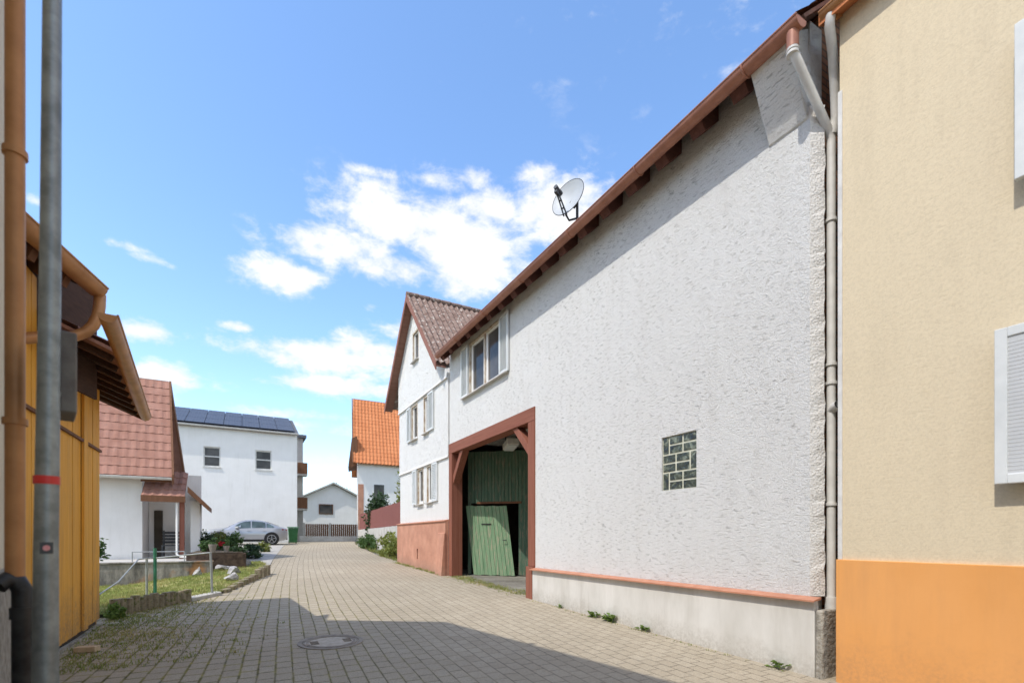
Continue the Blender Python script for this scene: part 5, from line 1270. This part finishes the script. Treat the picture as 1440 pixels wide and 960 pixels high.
# light travels along (0.731 right, 0.745 forward) in the camera frame
ld = cam2w(0.731, 0.745); ld.normalize()
SUN_AZ = math.atan2(-ld.x, -ld.y)              # compass angle of the sun, clockwise from +Y
sky = nt.add('ShaderNodeTexSky'); sky.sky_type = 'NISHITA'; sky.sun_disc = False
sky.sun_elevation = SUN_EL; sky.sun_rotation = SUN_AZ
sky.air_density = 1.0; sky.dust_density = 0.6; sky.ozone_density = 1.2
tc = nt.add('ShaderNodeTexCoord'); dirv = tc.outputs['Generated']
sep = nt.add('ShaderNodeSeparateXYZ'); nt.link(dirv, sep.inputs[0])
az = nt.math('MULTIPLY', nt.math('ARCTAN2', sep.outputs[0], sep.outputs[1]), 57.29578)
el = nt.math('MULTIPLY', nt.math('ARCSINE', sep.outputs[2]), 57.29578)
mp = nt.add('ShaderNodeMapping'); mp.inputs['Scale'].default_value = (1, 1, 1.9); nt.link(dirv, mp.inputs['Vector'])
n1 = nt.noise(mp.outputs[0], 5.5, 10, 0.62, 0.35)
n2 = nt.noise(mp.outputs[0], 17.0, 8, 0.65, 0.2)
# azimuth and elevation of cloud heaps, with half-widths in degrees
CLOUDS = [(120, 30, 50, 22, 1.0), (-95, 28, 40, 18, 1.0), (178, 40, 40, 22, 0.95), (-160, 30, 30, 20, 0.95), (90, 62, 60, 16, 0.85), (95, 14, 40, 9, 0.9), (-60, 14, 18, 8, 0.8),  # this row: unseen clouds added outside the view to whiten the ambient light
          (16.6, 32.2, 9.5, 2.8, 1),
          (22.2, 31.2, 8.2, 3.1, 1),
          (9.7, 29.3, 7.0, 1.9, 1),
          (4.0, 25.8, 4.2, 1.5, 0.95),
          (24.3, 28.1, 6.2, 2.9, 0.95),
          (14.2, 28.1, 9.3, 1.6, 0.9),
          (22.2, 35.7, 5.7, 1.2, 0.8),
          (13.4, 35.6, 3.2, 0.5, 0.6),
          (34.2, 33.9, 6.4, 3.0, 1),
          (32.2, 36.4, 3.3, 1.2, 0.8),
          (26.4, 33.4, 5.0, 2.6, 0.9),
          (-7.9, 18.6, 2.2, 1.1, 0.9),
          (-0.3, 20.5, 1.9, 0.6, 0.75),
          (6.8, 18.9, 9.3, 1.7, 0.85),
          (12.7, 20.1, 6.1, 1.7, 0.85),
          (9.7, 16.0, 8.9, 1.2, 0.85),
          (-6.0, 15.0, 4.5, 1.5, 0.8),
          (5.3, 12.9, 7.7, 0.8, 0.7),
          (18.2, 22.1, 4.8, 2.1, 0.8),
          (7.8, 11.8, 6.5, 1.0, 0.75),
          (-10.0, 24.8, 3.0, 0.5, 0.5),
          (-7.9, 24.5, 2.4, 0.4, 0.55),
          (-15.5, 26.1, 0.9, 0.5, 0.6),
          (12.7, 24.2, 1.7, 0.7, 0.6),
          (4.0, 8.6, 9.6, 1.0, 0.6)]
acc = None
for (a0, e0_, sa, se, wgt) in CLOUDS:
    u = nt.math('MULTIPLY', nt.math('SUBTRACT', az, a0), 1.0 / sa); v = nt.math('MULTIPLY', nt.math('SUBTRACT', el, e0_), 1.0 / se)
    r2 = nt.math('ADD', nt.math('MULTIPLY', u, u), nt.math('MULTIPLY', v, v))
    b = nt.math('MULTIPLY', nt.math('POWER', 2.71828, nt.math('MULTIPLY', r2, -0.8)), wgt)
    acc = b if acc is None else nt.math('MAXIMUM', acc, b)
den = nt.math('ADD', acc, nt.math('ADD', nt.math('MULTIPLY', nt.math('SUBTRACT', n1, 0.5), 1.5), nt.math('MULTIPLY', nt.math('SUBTRACT', n2, 0.5), 1.45)))
mr = nt.add('ShaderNodeMapRange'); mr.interpolation_type = 'SMOOTHSTEP'; nt.link(den, mr.inputs[0])
mr.inputs[1].default_value = 0.30; mr.inputs[2].default_value = 0.92
gate_ = nt.add('ShaderNodeMapRange'); nt.link(acc, gate_.inputs[0]); gate_.inputs[1].default_value = 0.05; gate_.inputs[2].default_value = 0.3
mask = nt.math('MULTIPLY', mr.outputs[0], gate_.outputs[0])
# self-shading: thick cores slightly greyer
core = nt.ramp(nt.math('ADD', nt.math('MULTIPLY', n1, 0.7), nt.math('MULTIPLY', n2, 0.3)), [(0.38, (0.80, 0.85, 0.94)), (0.60, (1.0, 1.0, 1.0))])
cl = nt.add('ShaderNodeMix'); cl.data_type = 'RGBA'; cl.blend_type = 'MULTIPLY'; cl.inputs[0].default_value = 1.0
nt.link(core, cl.inputs[6]); CLB = 4.2; cl.inputs[7].default_value = (CLB, CLB, CLB * 1.01, 1)
hs = nt.add('ShaderNodeHueSaturation'); hs.inputs['Saturation'].default_value = 1.12; hs.inputs['Value'].default_value = 1.3
nt.link(sky.outputs[0], hs.inputs['Color']); hs.inputs['Hue'].default_value = 0.501
mixc = nt.mix(mask, hs.outputs[0], cl.outputs[2])
bg = nt.add('ShaderNodeBackground'); bg.inputs['Strength'].default_value = 0.15; nt.link(mixc, bg.inputs['Color'])
wo = nt.add('ShaderNodeOutputWorld'); nt.link(bg.outputs[0], wo.inputs['Surface'])

sun = bpy.data.lights.new('sun', 'SUN'); sun.energy = 2.1; sun.angle = R(0.53); sun.color = (1.0, 0.945, 0.86)
so = bpy.data.objects.new('sun', sun); COL.objects.link(so)
dvec = Vector((ld.x * math.cos(SUN_EL), ld.y * math.cos(SUN_EL), -math.sin(SUN_EL)))
so.rotation_euler = dvec.to_track_quat('-Z', 'Y').to_euler(); so.location = (-10, -10, 30)

# ================================================================== CAMERA
cd = bpy.data.cameras.new('camera'); cam = bpy.data.objects.new('camera', cd); COL.objects.link(cam)
cam.location = (0, 0, 1.66); cam.rotation_euler = (R(90), 0, -math.asin(SS))
cd.sensor_width = 36; cd.lens = 690 / 1440 * 36; cd.shift_y = 275 / 1440
cd.clip_start = 0.05; cd.clip_end = 4000
cd.dof.use_dof = True; cd.dof.focus_distance = 9.0; cd.dof.aperture_fstop = 1.0
scn.camera = cam
scn.view_settings.view_transform = 'Standard'; scn.view_settings.look = 'None'
scn.view_settings.exposure = 0.83; scn.view_settings.gamma = 1.0
scn.cycles.max_bounces = 8; scn.cycles.diffuse_bounces = 4
scn.cycles.use_denoising = True
